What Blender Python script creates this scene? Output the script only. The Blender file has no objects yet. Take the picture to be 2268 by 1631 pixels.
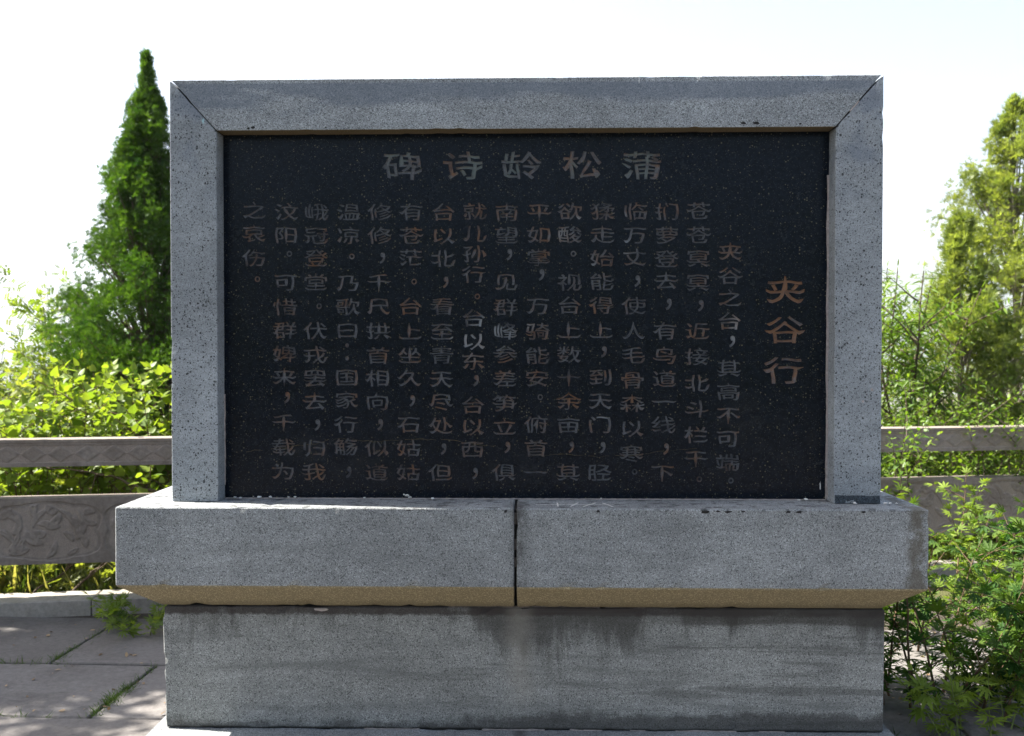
import bpy, bmesh, math, random
import numpy as np
from mathutils import Vector, Matrix, noise, geometry
SC = bpy.context.scene
COL = SC.collection
R = math.radians
random.seed(7)
rng = np.random.default_rng(11)

# ------------------------------------------------------------------ camera
EYE = 1.6
cam_d = bpy.data.cameras.new('camera')
cam = bpy.data.objects.new('camera', cam_d)
COL.objects.link(cam)
cam_d.sensor_width = 36.0
cam_d.lens = 35.0
cam_d.clip_start = 0.05
cam_d.clip_end = 12000
cam.location = (0, 0, EYE)
cam.rotation_euler = (R(90 - 1.04), 0, 0)
cam_d.dof.use_dof = True
cam_d.dof.focus_distance = 3.95
cam_d.dof.aperture_fstop = 3.4
SC.camera = cam

# ------------------------------------------------------------------ sky and sun
SUN_EL = R(55.0)
SUN_AZ = R(-81.4)                     # measured from +Y towards +X: the sun stands left and a little behind the monument
W = bpy.data.worlds.new('World')
SC.world = W
W.use_nodes = True
wn = W.node_tree
wn.nodes.clear()
sky = wn.nodes.new('ShaderNodeTexSky')
sky.sky_type = 'NISHITA'
sky.sun_disc = False
sky.sun_elevation = SUN_EL
sky.sun_rotation = SUN_AZ
sky.air_density = 1.2
sky.dust_density = 5.5
sky.ozone_density = 3.0
sky.altitude = 300
bg = wn.nodes.new('ShaderNodeBackground')
bg.inputs['Strength'].default_value = 0.064
wo = wn.nodes.new('ShaderNodeOutputWorld')
wn.links.new(sky.outputs[0], bg.inputs[0])
wn.links.new(bg.outputs[0], wo.inputs[0])
sun_d = bpy.data.lights.new('sun', 'SUN')
sun = bpy.data.objects.new('sun', sun_d)
COL.objects.link(sun)
sun_d.energy = 4.9
sun_d.angle = R(0.5)
sun_d.color = (1.0, 0.955, 0.88)
sv = Vector((math.sin(SUN_AZ) * math.cos(SUN_EL), math.cos(SUN_AZ) * math.cos(SUN_EL), math.sin(SUN_EL)))
sun.rotation_euler = sv.to_track_quat('Z', 'Y').to_euler()
sun.location = (-3, 2, 12)
SC.view_settings.view_transform = 'Standard'
SC.view_settings.look = 'None'
SC.view_settings.gamma = 1.0
SC.view_settings.use_curve_mapping = False
SC.view_settings.exposure = 2.2
SC.cycles.max_bounces = 8
SC.cycles.transparent_max_bounces = 8

# ------------------------------------------------------------------ helpers
def at(px, py, d):
    """metres for a place measured on the photograph (2268 px wide) at distance d"""
    return Vector(((px - 1134) / 2205 * d, d, EYE - (py - 775) / 2205 * d))

def tag(o, label=None, cat=None, group=None, kind=None):
    if label: o['label'] = label
    if cat: o['category'] = cat
    if group: o['group'] = group
    if kind: o['kind'] = kind
    return o

def empty(name, loc=(0, 0, 0), rz=0.0):
    o = bpy.data.objects.new(name, None)
    o.empty_display_size = 0.1
    o.location = loc
    o.rotation_euler = (0, 0, rz)
    COL.objects.link(o)
    return o

def link(name, me, mat=None, parent=None, loc=(0, 0, 0)):
    o = bpy.data.objects.new(name, me)
    COL.objects.link(o)
    if mat is not None and not me.materials:
        me.materials.append(mat)
    o.location = loc
    if parent is not None: o.parent = parent
    return o

def np_mesh(name, verts, loops, starts, totals, attr=None, smooth=False):
    me = bpy.data.meshes.new(name)
    me.vertices.add(len(verts))
    me.vertices.foreach_set('co', np.asarray(verts, dtype=np.float32).ravel())
    me.loops.add(len(loops))
    me.loops.foreach_set('vertex_index', np.asarray(loops, dtype=np.int32))
    me.polygons.add(len(starts))
    me.polygons.foreach_set('loop_start', np.asarray(starts, dtype=np.int32))
    me.polygons.foreach_set('loop_total', np.asarray(totals, dtype=np.int32))
    if smooth:
        me.polygons.foreach_set('use_smooth', np.ones(len(starts), dtype=bool))
    me.update(calc_edges=True)
    if attr is not None:
        a = me.attributes.new('tint', 'FLOAT', 'FACE')
        a.data.foreach_set('value', np.asarray(attr, dtype=np.float32))
    return me

def bm_mesh(name, bm):
    me = bpy.data.meshes.new(name)
    bm.to_mesh(me)
    bm.free()
    return me

# ------------------------------------------------------------------ materials
def mat(name):
    m = bpy.data.materials.new(name)
    m.use_nodes = True
    m.node_tree.nodes.clear()
    return m

class NT:
    def __init__(s, m):
        s.t = m.node_tree
    def n(s, ty, **kw):
        nd = s.t.nodes.new(ty)
        for k, v in kw.items():
            setattr(nd, k, v)
        return nd
    def l(s, a, b):
        s.t.links.new(a, b)
    def co(s):
        if not hasattr(s, '_co'):
            s._co = s.n('ShaderNodeTexCoord')
        return s._co.outputs['Object']
    def geo(s):
        if not hasattr(s, '_geo'):
            s._geo = s.n('ShaderNodeNewGeometry')
        return s._geo.outputs['Position']
    def mapped(s, src, scale=(1, 1, 1), loc=(0, 0, 0), rot=(0, 0, 0)):
        mp = s.n('ShaderNodeMapping')
        mp.inputs['Scale'].default_value = scale
        mp.inputs['Location'].default_value = loc
        mp.inputs['Rotation'].default_value = rot
        s.l(src, mp.inputs['Vector'])
        return mp.outputs[0]
    def noise(s, src, scale, detail=4, rough=.55, dist=0.0):
        nd = s.n('ShaderNodeTexNoise')
        nd.inputs['Scale'].default_value = scale
        nd.inputs['Detail'].default_value = detail
        nd.inputs['Roughness'].default_value = rough
        nd.inputs['Distortion'].default_value = dist
        s.l(src, nd.inputs['Vector'])
        return nd.outputs['Fac']
    def voro(s, src, scale, feature='F1', out='Distance', rnd=1.0):
        nd = s.n('ShaderNodeTexVoronoi', feature=feature)
        nd.inputs['Scale'].default_value = scale
        nd.inputs['Randomness'].default_value = rnd
        s.l(src, nd.inputs['Vector'])
        return nd.outputs[out]
    def ramp(s, fac, stops, interp='LINEAR'):
        nd = s.n('ShaderNodeValToRGB')
        cr = nd.color_ramp
        cr.interpolation = interp
        while len(cr.elements) < len(stops): cr.elements.new(0.5)
        for e, (p, c) in zip(cr.elements, stops):
            e.position = p
            e.color = (c[0], c[1], c[2], 1) if hasattr(c, '__len__') else (c, c, c, 1)
        s.l(fac, nd.inputs[0])
        return nd.outputs[0]
    def mix(s, fac, a, b, mode='MIX'):
        nd = s.n('ShaderNodeMix', data_type='RGBA', blend_type=mode)
        for sock, v in ((nd.inputs[0], fac), (nd.inputs[6], a), (nd.inputs[7], b)):
            if isinstance(v, (int, float)): sock.default_value = v
            elif isinstance(v, tuple): sock.default_value = (*v[:3], 1)
            else: s.l(v, sock)
        return nd.outputs[2]
    def math(s, op, a, b=None, clamp=False):
        nd = s.n('ShaderNodeMath', operation=op, use_clamp=clamp)
        for i, v in enumerate((a, b)):
            if v is None: continue
            if isinstance(v, (int, float)): nd.inputs[i].default_value = v
            else: s.l(v, nd.inputs[i])
        return nd.outputs[0]
    def sep(s, v):
        nd = s.n('ShaderNodeSeparateXYZ')
        s.l(v, nd.inputs[0])
        return nd.outputs
    def band(s, v, lo, hi):
        """0 below lo, 1 above hi (or reversed if lo > hi)"""
        nd = s.n('ShaderNodeMapRange', interpolation_type='SMOOTHSTEP')
        if lo < hi:
            nd.inputs['From Min'].default_value = lo; nd.inputs['From Max'].default_value = hi
        else:
            nd.inputs['From Min'].default_value = hi; nd.inputs['From Max'].default_value = lo
            nd.inputs['To Min'].default_value = 1; nd.inputs['To Max'].default_value = 0
        s.l(v, nd.inputs['Value'])
        return nd.outputs[0]
    def bump(s, h, strength=.3, dist=.002, normal=None):
        nd = s.n('ShaderNodeBump')
        nd.inputs['Strength'].default_value = strength
        nd.inputs['Distance'].default_value = dist
        s.l(h, nd.inputs['Height'])
        if normal is not None: s.l(normal, nd.inputs['Normal'])
        return nd.outputs[0]
    def bsdf(s, col, rough=.8, spec=.3, normal=None):
        b = s.n('ShaderNodeBsdfPrincipled')
        if isinstance(col, tuple): b.inputs['Base Color'].default_value = (*col[:3], 1)
        else: s.l(col, b.inputs['Base Color'])
        if isinstance(rough, (int, float)): b.inputs['Roughness'].default_value = rough
        else: s.l(rough, b.inputs['Roughness'])
        b.inputs['Specular IOR Level'].default_value = spec
        if normal is not None: s.l(normal, b.inputs['Normal'])
        return b
    def out(s, sh):
        o = s.n('ShaderNodeOutputMaterial')
        s.l(sh if not hasattr(sh, 'outputs') else sh.outputs[0], o.inputs[0])

def granite(name, base, pits=False, stains=None, bands=0.0, tan=None, seed=0.0):
    """grey hammered granite. pits: big black pores; stains: function adding marks with a shape of their own"""
    m = mat(name); t = NT(m)
    p = t.mapped(t.co(), loc=(seed, seed * 1.7, seed * .6))
    fine = t.noise(p, 330, 3, .7)
    salt = t.voro(p, 290, out='Color')
    sx = t.sep(salt)[0]
    big = t.noise(p, 2.2, 5, .6)
    k = .45 if pits else 1.0
    c = t.ramp(fine, [(.30, tuple(v * (1 - .68 * k) for v in base)), (.48, base), (.66, tuple(v * (1 + .55 * k) for v in base))])
    c = t.mix(t.math('MULTIPLY', t.band(sx, .87, .91), .6 * k), c, tuple(v * 2.0 for v in base))
    c = t.mix(t.math('MULTIPLY', t.band(sx, .16, .12), .85 * k), c, tuple(v * .35 for v in base))
    wetc = t.mix(1.0, t.ramp(big, [(.35, .80), (.65, 1.12)]), t.ramp(t.noise(t.mapped(t.co(), scale=(.6, 1, 1.6), rot=(0, R(25), 0)), 13, 5, .7), [(.3, .84), (.7, 1.14)]), 'MULTIPLY')
    c = t.mix(1.0, c, wetc, 'MULTIPLY')
    hgt = fine
    if pits:
        nz = t.n('ShaderNodeTexNoise'); nz.inputs['Scale'].default_value = 120; t.l(t.co(), nz.inputs['Vector'])
        va = t.n('ShaderNodeVectorMath', operation='MULTIPLY_ADD'); va.inputs[1].default_value = (.012, .012, .012)
        t.l(nz.outputs['Color'], va.inputs[0]); t.l(t.co(), va.inputs[2])
        q = t.mapped(va.outputs[0], scale=(1, 1, .85), loc=(seed, .3, seed))
        vd = t.voro(q, 95)
        vr = t.sep(t.voro(q, 95, out='Color'))[0]
        size = t.math('MULTIPLY', t.band(vr, .55, 1.0), .38)
        pit = t.math('LESS_THAN', vd, size)
        vd2 = t.voro(q, 190)
        vr2 = t.sep(t.voro(q, 190, out='Color'))[1]
        pit2 = t.math('LESS_THAN', vd2, t.math('MULTIPLY', t.band(vr2, .5, 1.0), .42))
        pp = t.math('MAXIMUM', pit, pit2)
        c = t.mix(t.math('MULTIPLY', pp, .86), c, (.018, .019, .018))
        hgt = t.math('SUBTRACT', fine, pp)
    if bands:
        q = t.mapped(t.co(), scale=(.5, 1, 5.5), loc=(seed + 2, 0, 1), rot=(0, R(5), 0))
        bn = t.noise(q, 2.4, 6, .65, .6)
        c = t.mix(t.math('MULTIPLY', t.band(bn, .50, .70), bands), c, tuple(v * .55 for v in base))
    if stains: c = stains(t, c)
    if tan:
        # lichen-tan weathering of undersides, with warm ground bounce painted into the cap bevel
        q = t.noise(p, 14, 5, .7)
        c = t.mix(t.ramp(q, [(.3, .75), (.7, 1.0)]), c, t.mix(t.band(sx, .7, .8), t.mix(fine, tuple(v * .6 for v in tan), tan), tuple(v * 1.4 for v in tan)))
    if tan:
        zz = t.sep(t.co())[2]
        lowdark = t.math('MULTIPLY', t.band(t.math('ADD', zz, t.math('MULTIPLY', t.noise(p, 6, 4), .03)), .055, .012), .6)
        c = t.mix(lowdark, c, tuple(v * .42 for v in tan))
    b = t.bsdf(c, .85, .25, t.bump(hgt, .55, .0035))
    t.out(b)
    return m

BASEG = (.212, .218, .208)
def base_stains(t, c):
    x, y, z = t.sep(t.co())
    streak = t.noise(t.mapped(t.co(), scale=(1, 1, .22)), 10, 6, .70, .5)
    wide = t.noise(t.mapped(t.co(), scale=(1, 1, .5), loc=(4, 0, 0)), 2.1, 3, .5)
    env = t.math('ADD', t.math('MULTIPLY', t.band(z, .16, .49), .34), t.math('MULTIPLY', t.band(wide, .35, .68), .26))
    drop = t.band(t.math('ADD', t.math('MULTIPLY', streak, .7), env), .645, .87)
    c = t.mix(t.math('MULTIPLY', drop, .74), c, (.036, .034, .030))
    lip = t.math('MULTIPLY', t.band(t.math('ADD', z, t.math('MULTIPLY', t.noise(t.co(), 22, 5, .7), .035)), .468, .482), t.band(t.noise(t.co(), 5, 4), .30, .50))
    c = t.mix(t.math('MULTIPLY', lip, .85), c, (.035, .028, .025))
    right = t.math('MULTIPLY', t.band(t.math('ADD', z, t.math('MULTIPLY', t.math('SUBTRACT', wide, .5), .05)), .412, .43), t.band(x, .45, .80))
    c = t.mix(t.math('MULTIPLY', right, .72), c, (.040, .037, .033))
    wood = t.noise(t.mapped(t.co(), scale=(.35, 1, 6.5), rot=(0, R(3.5), 0)), 2.6, 5, .6, .5)
    c = t.mix(t.math('MULTIPLY', t.math('MULTIPLY', t.band(wood, .52, .62), t.band(x, -.9, .3)), .5), c, (.060, .060, .056))
    n2 = t.noise(t.mapped(t.co(), scale=(.6, 1, 3)), 3.2, 5, .6)
    bot = t.band(t.math('ADD', t.math('ADD', t.math('MULTIPLY', t.math('ADD', n2, t.noise(t.co(), 13, 6, .75)), .5), t.math('MULTIPLY', t.band(x, -.9, .4), .20)), t.math('MULTIPLY', t.band(z, .13, .0), .42)), .82, 1.0)
    c = t.mix(t.math('MULTIPLY', bot, .72), c, (.040, .038, .034))
    edge = t.math('MULTIPLY', t.band(z, .014, .004), t.band(t.noise(t.co(), 12, 4), .35, .5))
    c = t.mix(t.math('MULTIPLY', edge, .8), c, (.02, .02, .018))
    pale = t.math('MULTIPLY', t.math('MULTIPLY', t.band(t.math('ABSOLUTE', t.math('ADD', x, t.math('MULTIPLY', t.math('SUBTRACT', n2, .5), .10))), .085, .0), t.band(z, .03, .2)), .30)
    c = t.mix(pale, c, (.30, .28, .24))
    return c
def slab_stains(t, c):
    x, y, z = t.sep(t.co())
    n = t.noise(t.mapped(t.co(), scale=(1, 1, .8)), 11, 5, .65)
    j = t.math('MULTIPLY', t.band(t.math('ABSOLUTE', x), .055, .0), t.band(n, .38, .6))
    c = t.mix(t.math('MULTIPLY', j, .75), c, (.04, .038, .035))
    e = t.math('MULTIPLY', t.band(z, .395, .412), t.band(t.noise(t.co(), 23, 3), .55, .64))
    c = t.mix(t.math('MULTIPLY', e, .7), c, (.04, .04, .04))
    xx = t.math('ADD', x, t.math('MULTIPLY', t.math('SUBTRACT', t.noise(t.co(), 16, 6, .75), .5), .11))
    r = t.math('MULTIPLY', t.math('MULTIPLY', t.band(xx, 1.46, 1.50), t.band(xx, 1.555, 1.53)), t.band(n, .40, .52))
    c = t.mix(t.math('MULTIPLY', r, .75), c, (.085, .072, .050))
    return c
def bar_stains(t, c):
    x, y, z = t.sep(t.co())
    n = t.noise(t.mapped(t.co(), scale=(.28, 1, 1.3), rot=(0, R(-6), 0)), 3.5, 5, .6, .8)
    e = t.band(t.math('ADD', n, t.math('MULTIPLY', t.math('SUBTRACT', z, .11), 3.2)), .44, .60)
    lo = t.band(z, .190, .180)
    c = t.mix(t.math('MULTIPLY', t.math('MULTIPLY', e, lo), .62), c, (.120, .143, .180))
    return c
def pillar_stains(t, c):
    x, y, z = t.sep(t.co())
    n = t.noise(t.co(), 6, 4, .6)
    e = t.math('MULTIPLY', t.band(z, 1.12, 1.42), t.band(n, .42, .6))
    c = t.mix(t.math('MULTIPLY', e, .55), c, (.125, .148, .190))
    return c

M = {}
M['base'] = granite('grey_granite_base', BASEG, stains=base_stains, bands=.62, seed=.0)
M['slab'] = granite('grey_granite_slab', (.214, .223, .222), stains=slab_stains, bands=.25, seed=.0)
M['slab_tan'] = granite('weathered_bounce_underside', (.24, .20, .13), tan=(.255, .210, .125), seed=1.3)
M['bar'] = granite('grey_granite_bar', (.238, .253, .260), stains=bar_stains, bands=.12)
M['pillar'] = granite('pitted_granite', (.252, .272, .284), pits=True, stains=pillar_stains, seed=.0)
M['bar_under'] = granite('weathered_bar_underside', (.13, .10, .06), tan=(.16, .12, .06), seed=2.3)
M['foot'] = granite('dark_granite_foot', (.055, .066, .076), bands=.6)

def m_tablet():
    m = mat('polished_black_granite'); t = NT(m)
    p = t.co()
    c1 = t.noise(p, 90, 3, .7)
    c = t.ramp(c1, [(.35, (.0020, .0034, .006)), (.65, (.006, .0095, .0165))])
    vd = t.voro(p, 105); vc = t.sep(t.voro(p, 105, out='Color'))
    f1 = t.math('LESS_THAN', vd, t.math('MULTIPLY', t.band(vc[0], .50, 1.0), .30))
    c = t.mix(t.math('MULTIPLY', f1, t.math('MULTIPLY', vc[1], .9)), c, (.12, .108, .068))
    vd2 = t.voro(p, 230); vc2 = t.sep(t.voro(p, 230, out='Color'))
    f2 = t.math('LESS_THAN', vd2, t.math('MULTIPLY', t.band(vc2[0], .50, 1.0), .42))
    c = t.mix(t.math('MULTIPLY', f2, t.math('MULTIPLY', vc2[1], .6)), c, (.12, .125, .11))
    # dusty haze patch with scratches low in the middle
    x, y, z = t.sep(p)
    n = t.noise(t.mapped(p, scale=(1, 1, 1.6), rot=(0, R(20), 0)), 3.2, 6, .7)
    low = t.math('MULTIPLY', t.band(z, .02, .16), t.band(z, .46, .30))
    c = t.mix(t.math('MULTIPLY', t.math('MULTIPLY', low, t.band(n, .50, .68)), .05), c, (.16, .15, .13))
    sc = t.noise(t.mapped(p, scale=(9, 1, .8), rot=(0, R(35), 0)), 26, 2, .5)
    c = t.mix(t.math('MULTIPLY', t.math('MULTIPLY', low, t.band(sc, .70, .76)), .3), c, (.16, .16, .16))
    r = t.ramp(t.noise(p, 5, 5, .7), [(.3, .17), (.7, .30)])
    b = t.bsdf(c, r, .13, t.bump(t.noise(p, 1.3, 2), .12, .01))
    t.out(b); return m
M['tablet'] = m_tablet()

def m_letter():
    m = mat('chiselled_letters'); t = NT(m)
    p = t.geo()
    c = t.ramp(t.noise(p, 160, 3, .7), [(.3, (.056, .060, .066)), (.7, (.135, .140, .148))])
    px_, py_, pz_ = t.sep(p)
    bigc = t.band(px_, .90, .96)
    rust = t.math('ADD', t.noise(t.mapped(p, loc=(3, 1, 5)), 6.5, 6, .78), t.math('MULTIPLY', bigc, .12))
    c = t.mix(t.math('MULTIPLY', t.band(rust, .46, .66), .85), c, (.180, .085, .036))
    pale = t.math('SUBTRACT', t.math('ADD', t.noise(t.mapped(p, loc=(11, 4, 2)), 3.1, 3, .55), t.math('MULTIPLY', t.math('MULTIPLY', t.band(px_, .78, .81), t.band(pz_, 1.5, 1.8)), .12)), t.math('MULTIPLY', bigc, .3))
    c = t.mix(t.math('MULTIPLY', t.band(pale, .61, .68), .6), c, (.30, .32, .33))
    z = t.sep(p)[2]
    ti = t.math('MULTIPLY', t.band(z, 2.20, 2.24), t.band(t.noise(t.mapped(p, loc=(1, 0, 7)), 9, 4, .7), .47, .60))
    c = t.mix(t.math('MULTIPLY', ti, .7), c, (.12, .15, .14))
    fade = t.noise(t.mapped(p, loc=(2, 9, 4)), 11, 5, .72)
    c = t.mix(t.math('MULTIPLY', t.band(fade, .50, .66), .62), c, (.022, .025, .032))
    t.out(t.bsdf(c, .75, .3, t.bump(t.noise(p, 300, 2), .5, .002))); return m
M['letter'] = m_letter()

def m_simple(name, col, var=.25, scale=30, rough=.85, spec=.2, bump=.3, bd=.003, big=None):
    m = mat(name); t = NT(m)
    p = t.geo()
    c = t.ramp(t.noise(p, scale, 5, .65), [(.3, tuple(v * (1 - var) for v in col)), (.7, tuple(v * (1 + var) for v in col))])
    if big:
        c = t.mix(t.band(t.noise(p, 1.7, 5, .6), .42, .62), c, big)
    t.out(t.bsdf(c, rough, spec, t.bump(t.noise(p, scale * 3, 4), bump, bd))); return m
M['old_mortar'] = m_simple('weathered_joint_mortar', (.10, .085, .075), .4, 60)
M['mortar'] = m_simple('pinkish_mortar', (.33, .29, .27), .3, 60)
M['chip'] = m_simple('pale_mortar', (.62, .60, .56), .2, 80)
M['gap'] = m_simple('dark_joint_filler', (.02, .019, .018), .3, 40)
M['verdigris'] = m_simple('pale_blue_paint', (.30, .46, .48), .2, 90)
M['vein'] = m_simple('ochre_vein', (.13, .10, .045), .5, 120)
M['white_chip'] = m_simple('white_lime', (.5, .5, .5), .2, 100)
M['bark'] = m_simple('brown_bark', (.105, .080, .058), .45, 60, bump=.8, bd=.006)
M['bark_grey'] = m_simple('grey_bark', (.22, .19, .155), .4, 60, bump=.8, bd=.006)
M['stem'] = m_simple('reddish_stem', (.115, .075, .045), .3, 60)
M['green_stem'] = m_simple('green_stem', (.13, .16, .05), .3, 60)
M['soil'] = m_simple('joint_soil', (.060, .050, .038), .5, 50, bump=1, bd=.01)

def m_sand(name, base, alt, rel=False, grime=.4):
    m = mat(name); t = NT(m)
    p = t.geo()
    oi = t.n('ShaderNodeObjectInfo')
    q = t.n('ShaderNodeVectorMath', operation='ADD')
    t.l(p, q.inputs[0])
    sc = t.n('ShaderNodeVectorMath', operation='SCALE'); sc.inputs[0].default_value = (13, 7, 5)
    t.l(oi.outputs['Random'], sc.inputs['Scale'])
    t.l(sc.outputs[0], q.inputs[1])
    pp = q.outputs[0]
    n1 = t.noise(pp, 2.3, 7, .68, .5)
    n2 = t.noise(pp, 38, 6, .75)
    c = t.mix(t.band(n1, .35, .65), base, alt)
    c = t.mix(1.0, c, t.ramp(n2, [(.3, .74), (.7, 1.22)]), 'MULTIPLY')
    n3 = t.noise(t.mapped(pp, scale=(1, 1.3, 1), loc=(5, 5, 5)), 4.5, 8, .75, .9)
    c = t.mix(t.math('MULTIPLY', t.band(n3, .54, .68), grime), c, tuple(v * .45 for v in base))
    c = t.mix(1.0, c, t.ramp(oi.outputs['Random'], [(0, .86), (1, 1.12)]), 'MULTIPLY')
    h = t.math('ADD', n2, t.math('MULTIPLY', n3, .8))
    if rel:
        a = t.n('ShaderNodeAttribute', attribute_name='rough_ground')
        pk = t.voro(p, 170)
        c = t.mix(t.math('MULTIPLY', a.outputs['Fac'], t.math('MULTIPLY', t.band(pk, .15, .5), .40)), c, tuple(min(1, v * 1.9) for v in base))
        h = t.math('ADD', h, t.math('MULTIPLY', a.outputs['Fac'], t.math('MULTIPLY', pk, 1.5)))
    t.out(t.bsdf(c, .84, .22, t.bump(h, .5, .004))); return m
M['paving'] = m_sand('pinkish_brown_sandstone', (.122, .111, .103), (.152, .141, .132))
M['kerb'] = m_sand('pale_sandstone', (.25, .225, .19), (.30, .275, .24), grime=.3)
M['rail'] = m_sand('carved_sandstone', (.195, .160, .132), (.245, .210, .180), rel=True)

def m_leaf(name, dark, light, trans=.45, tcol=None, rough=.45, spec=.35):
    m = mat(name); t = NT(m)
    a = t.n('ShaderNodeAttribute', attribute_name='tint')
    c = t.ramp(a.outputs['Fac'], [(0, dark), (.55, tuple((x + y) / 2 for x, y in zip(dark, light))), (1, light)])
    b = t.bsdf(c, rough, spec)
    tr = t.n('ShaderNodeBsdfTranslucent')
    tc = t.mix(1.0, c, tcol or (1.5, 1.5, .6), 'MULTIPLY')
    t.l(tc, tr.inputs[0])
    mx = t.n('ShaderNodeMixShader'); mx.inputs[0].default_value = trans
    t.l(b.outputs[0], mx.inputs[1]); t.l(tr.outputs[0], mx.inputs[2])
    t.out(mx.outputs[0]); return m
M['cypress'] = m_leaf('cypress_foliage', (.016, .055, .006), (.100, .185, .022), .36)
M['juniper'] = m_leaf('juniper_foliage', (.095, .145, .032), (.270, .305, .085), .50)
M['broad'] = m_leaf('broad_leaves', (.070, .135, .014), (.215, .270, .035), .50)
M['fine'] = m_leaf('fine_leaves', (.090, .125, .022), (.240, .270, .055), .50)
M['lance'] = m_leaf('lance_leaves', (.055, .125, .014), (.170, .245, .030), .50)
M['vitex'] = m_leaf('palmate_leaves', (.022, .070, .008), (.170, .235, .030), .42, rough=.6, spec=.2)
M['grass'] = m_leaf('grass_blades', (.060, .105, .018), (.330, .300, .120), .40)
M['weed'] = m_leaf('joint_weeds', (.030, .070, .012), (.080, .125, .022), .35)

# ------------------------------------------------------------------ the lie of the land
def terrain_z(x, y):
    s = y - (6.75 + max(0, 0) )
    if s < 0: return -0.035
    return -0.035 - .10 * min(s, 3) - .34 * max(0, min(s - 3, 120)) - .05 * max(0, min(s - 123, 400))
def make_ground():
    ys = [-9.0, 6.6, 6.75, 7.2, 8, 9.75, 12, 18, 30, 60, 130, 260, 523, 1500, 4200]
    xs = [-2600, -900, -300, -80, -20, -6, 0, 6, 20, 80, 300, 900, 2600]
    vs = [(x, y, terrain_z(x, y)) for y in ys for x in xs]
    n = len(xs)
    fs = [(j * n + i, j * n + i + 1, (j + 1) * n + i + 1, (j + 1) * n + i) for j in range(len(ys) - 1) for i in range(n - 1)]
    me = bpy.data.meshes.new('ground'); me.from_pydata(vs, [], fs)
    m = mat('mountain_soil'); t = NT(m)
    p = t.geo()
    c = t.ramp(t.noise(p, .9, 8, .7), [(.3, (.050, .062, .020)), (.55, (.085, .085, .035)), (.75, (.13, .11, .06))])
    t.out(t.bsdf(c, .95, .1, t.bump(t.noise(p, 14, 6, .7), 1.0, .04)))
    tag(link('ground', me, m), kind='structure')
make_ground()

def make_hills():
    nx, ny = 160, 16
    vs = []
    for j in range(ny):
        for i in range(nx):
            x = -2500 + 5000 * i / (nx - 1)
            y = 1500 + 140 * j
            v = j / (ny - 1)
            prof = math.sin(min(1, v * 1.6) * math.pi / 2) * (1 if v < .7 else 1 - (v - .7) / .3 * .6)
            right = max(0, min(1, (x - 100) / 700))
            ridge = -40 + (50 + 85 * right) * noise.fractal(Vector((x * .0011, 3.1, v * .9)), .9, 2.1, 6) + 190 * right
            vs.append((x, y, -62 + prof * (ridge + 62) + 14 * noise.noise(Vector((x * .01, y * .01, 0)))))
    fs = [(j * nx + i, j * nx + i + 1, (j + 1) * nx + i + 1, (j + 1) * nx + i) for j in range(ny - 1) for i in range(nx - 1)]
    me = bpy.data.meshes.new('hills'); me.from_pydata(vs, [], fs)
    for pl in me.polygons: pl.use_smooth = True
    m = mat('wooded_hillside'); t = NT(m)
    p = t.geo()
    c = t.ramp(t.noise(p, .02, 8, .7), [(.35, (.035, .055, .02)), (.7, (.085, .095, .045))])
    t.out(t.bsdf(c, .95, .05, t.bump(t.noise(p, .08, 6, .7), 1.0, 6)))
    tag(link('hills', me, m), kind='structure')
make_hills()

# ------------------------------------------------------------------ stone blocks with worn edges
def worn_block(name, poly, y0, y1, bevel=.004, step=.03, chip=.004, mats=(), face_mat=None, top_scale=None, seed=0):
    """prism: polygon in x-z, from y0 (front) to y1; arrises bevelled and irregularly chipped"""
    bm = bmesh.new()
    f = [bm.verts.new((x, y0, z)) for x, z in poly]
    b = [bm.verts.new((x, y1, z)) for x, z in poly]
    n = len(poly)
    bm.faces.new(f)
    bm.faces.new(list(reversed(b)))
    for i in range(n):
        bm.faces.new((f[i], b[i], b[(i + 1) % n], f[(i + 1) % n]))
    bmesh.ops.recalc_face_normals(bm, faces=bm.faces)
    return finish_block(name, bm, bevel, step, chip, mats, face_mat, seed)

def finish_block(name, bm, bevel, step, chip, mats, face_mat=None, seed=0):
    bmesh.ops.bevel(bm, geom=list(bm.edges), offset=bevel, segments=1, affect='EDGES', profile=.5)
    cx = [v.co.copy() for v in bm.verts]
    lo = Vector([min(c[i] for c in cx) for i in range(3)]); hi = Vector([max(c[i] for c in cx) for i in range(3)])
    for ax in (0, 2):
        k = int((hi[ax] - lo[ax]) / step)
        nrm = [0, 0, 0]; nrm[ax] = 1
        for i in range(1, k):
            p = [0, 0, 0]; p[ax] = lo[ax] + (hi[ax] - lo[ax]) * (i + random.uniform(-.25, .25)) / k
            g = list(bm.verts) + list(bm.edges) + list(bm.faces)
            bmesh.ops.bisect_plane(bm, geom=g, plane_co=p, plane_no=nrm)
    cen = (lo + hi) / 2
    for v in bm.verts:
        ns = [fc.normal for fc in v.link_faces]
        av = Vector((0, 0, 0))
        for q in ns: av += q
        av.normalize()
        if min(av.dot(q) for q in ns) > .999: continue
        a = noise.noise(v.co * 9 + Vector((seed, seed, 0)))
        b2 = noise.noise(v.co * 41 + Vector((seed * 3, 1, 5)))
        d = max(0, a * .8 + b2 * .9 - .28) * chip * 3.2 + abs(b2) * chip * .22
        v.co -= av * d
    if face_mat:
        for fc in bm.faces: fc.material_index = face_mat(fc)
    me = bm_mesh(name, bm)
    for m in mats: me.materials.append(m)
    return me

def box_poly(x0, x1, z0, z1): return [(x0, z0), (x1, z0), (x1, z1), (x0, z1)]

# ------------------------------------------------------------------ the monument
MON = empty('memorial_stele', (.027, 3.80, 0), R(-1.15))
tag(MON, 'grey granite memorial stele framing a black tablet with columns of carved Chinese poem text', 'monument')
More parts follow.
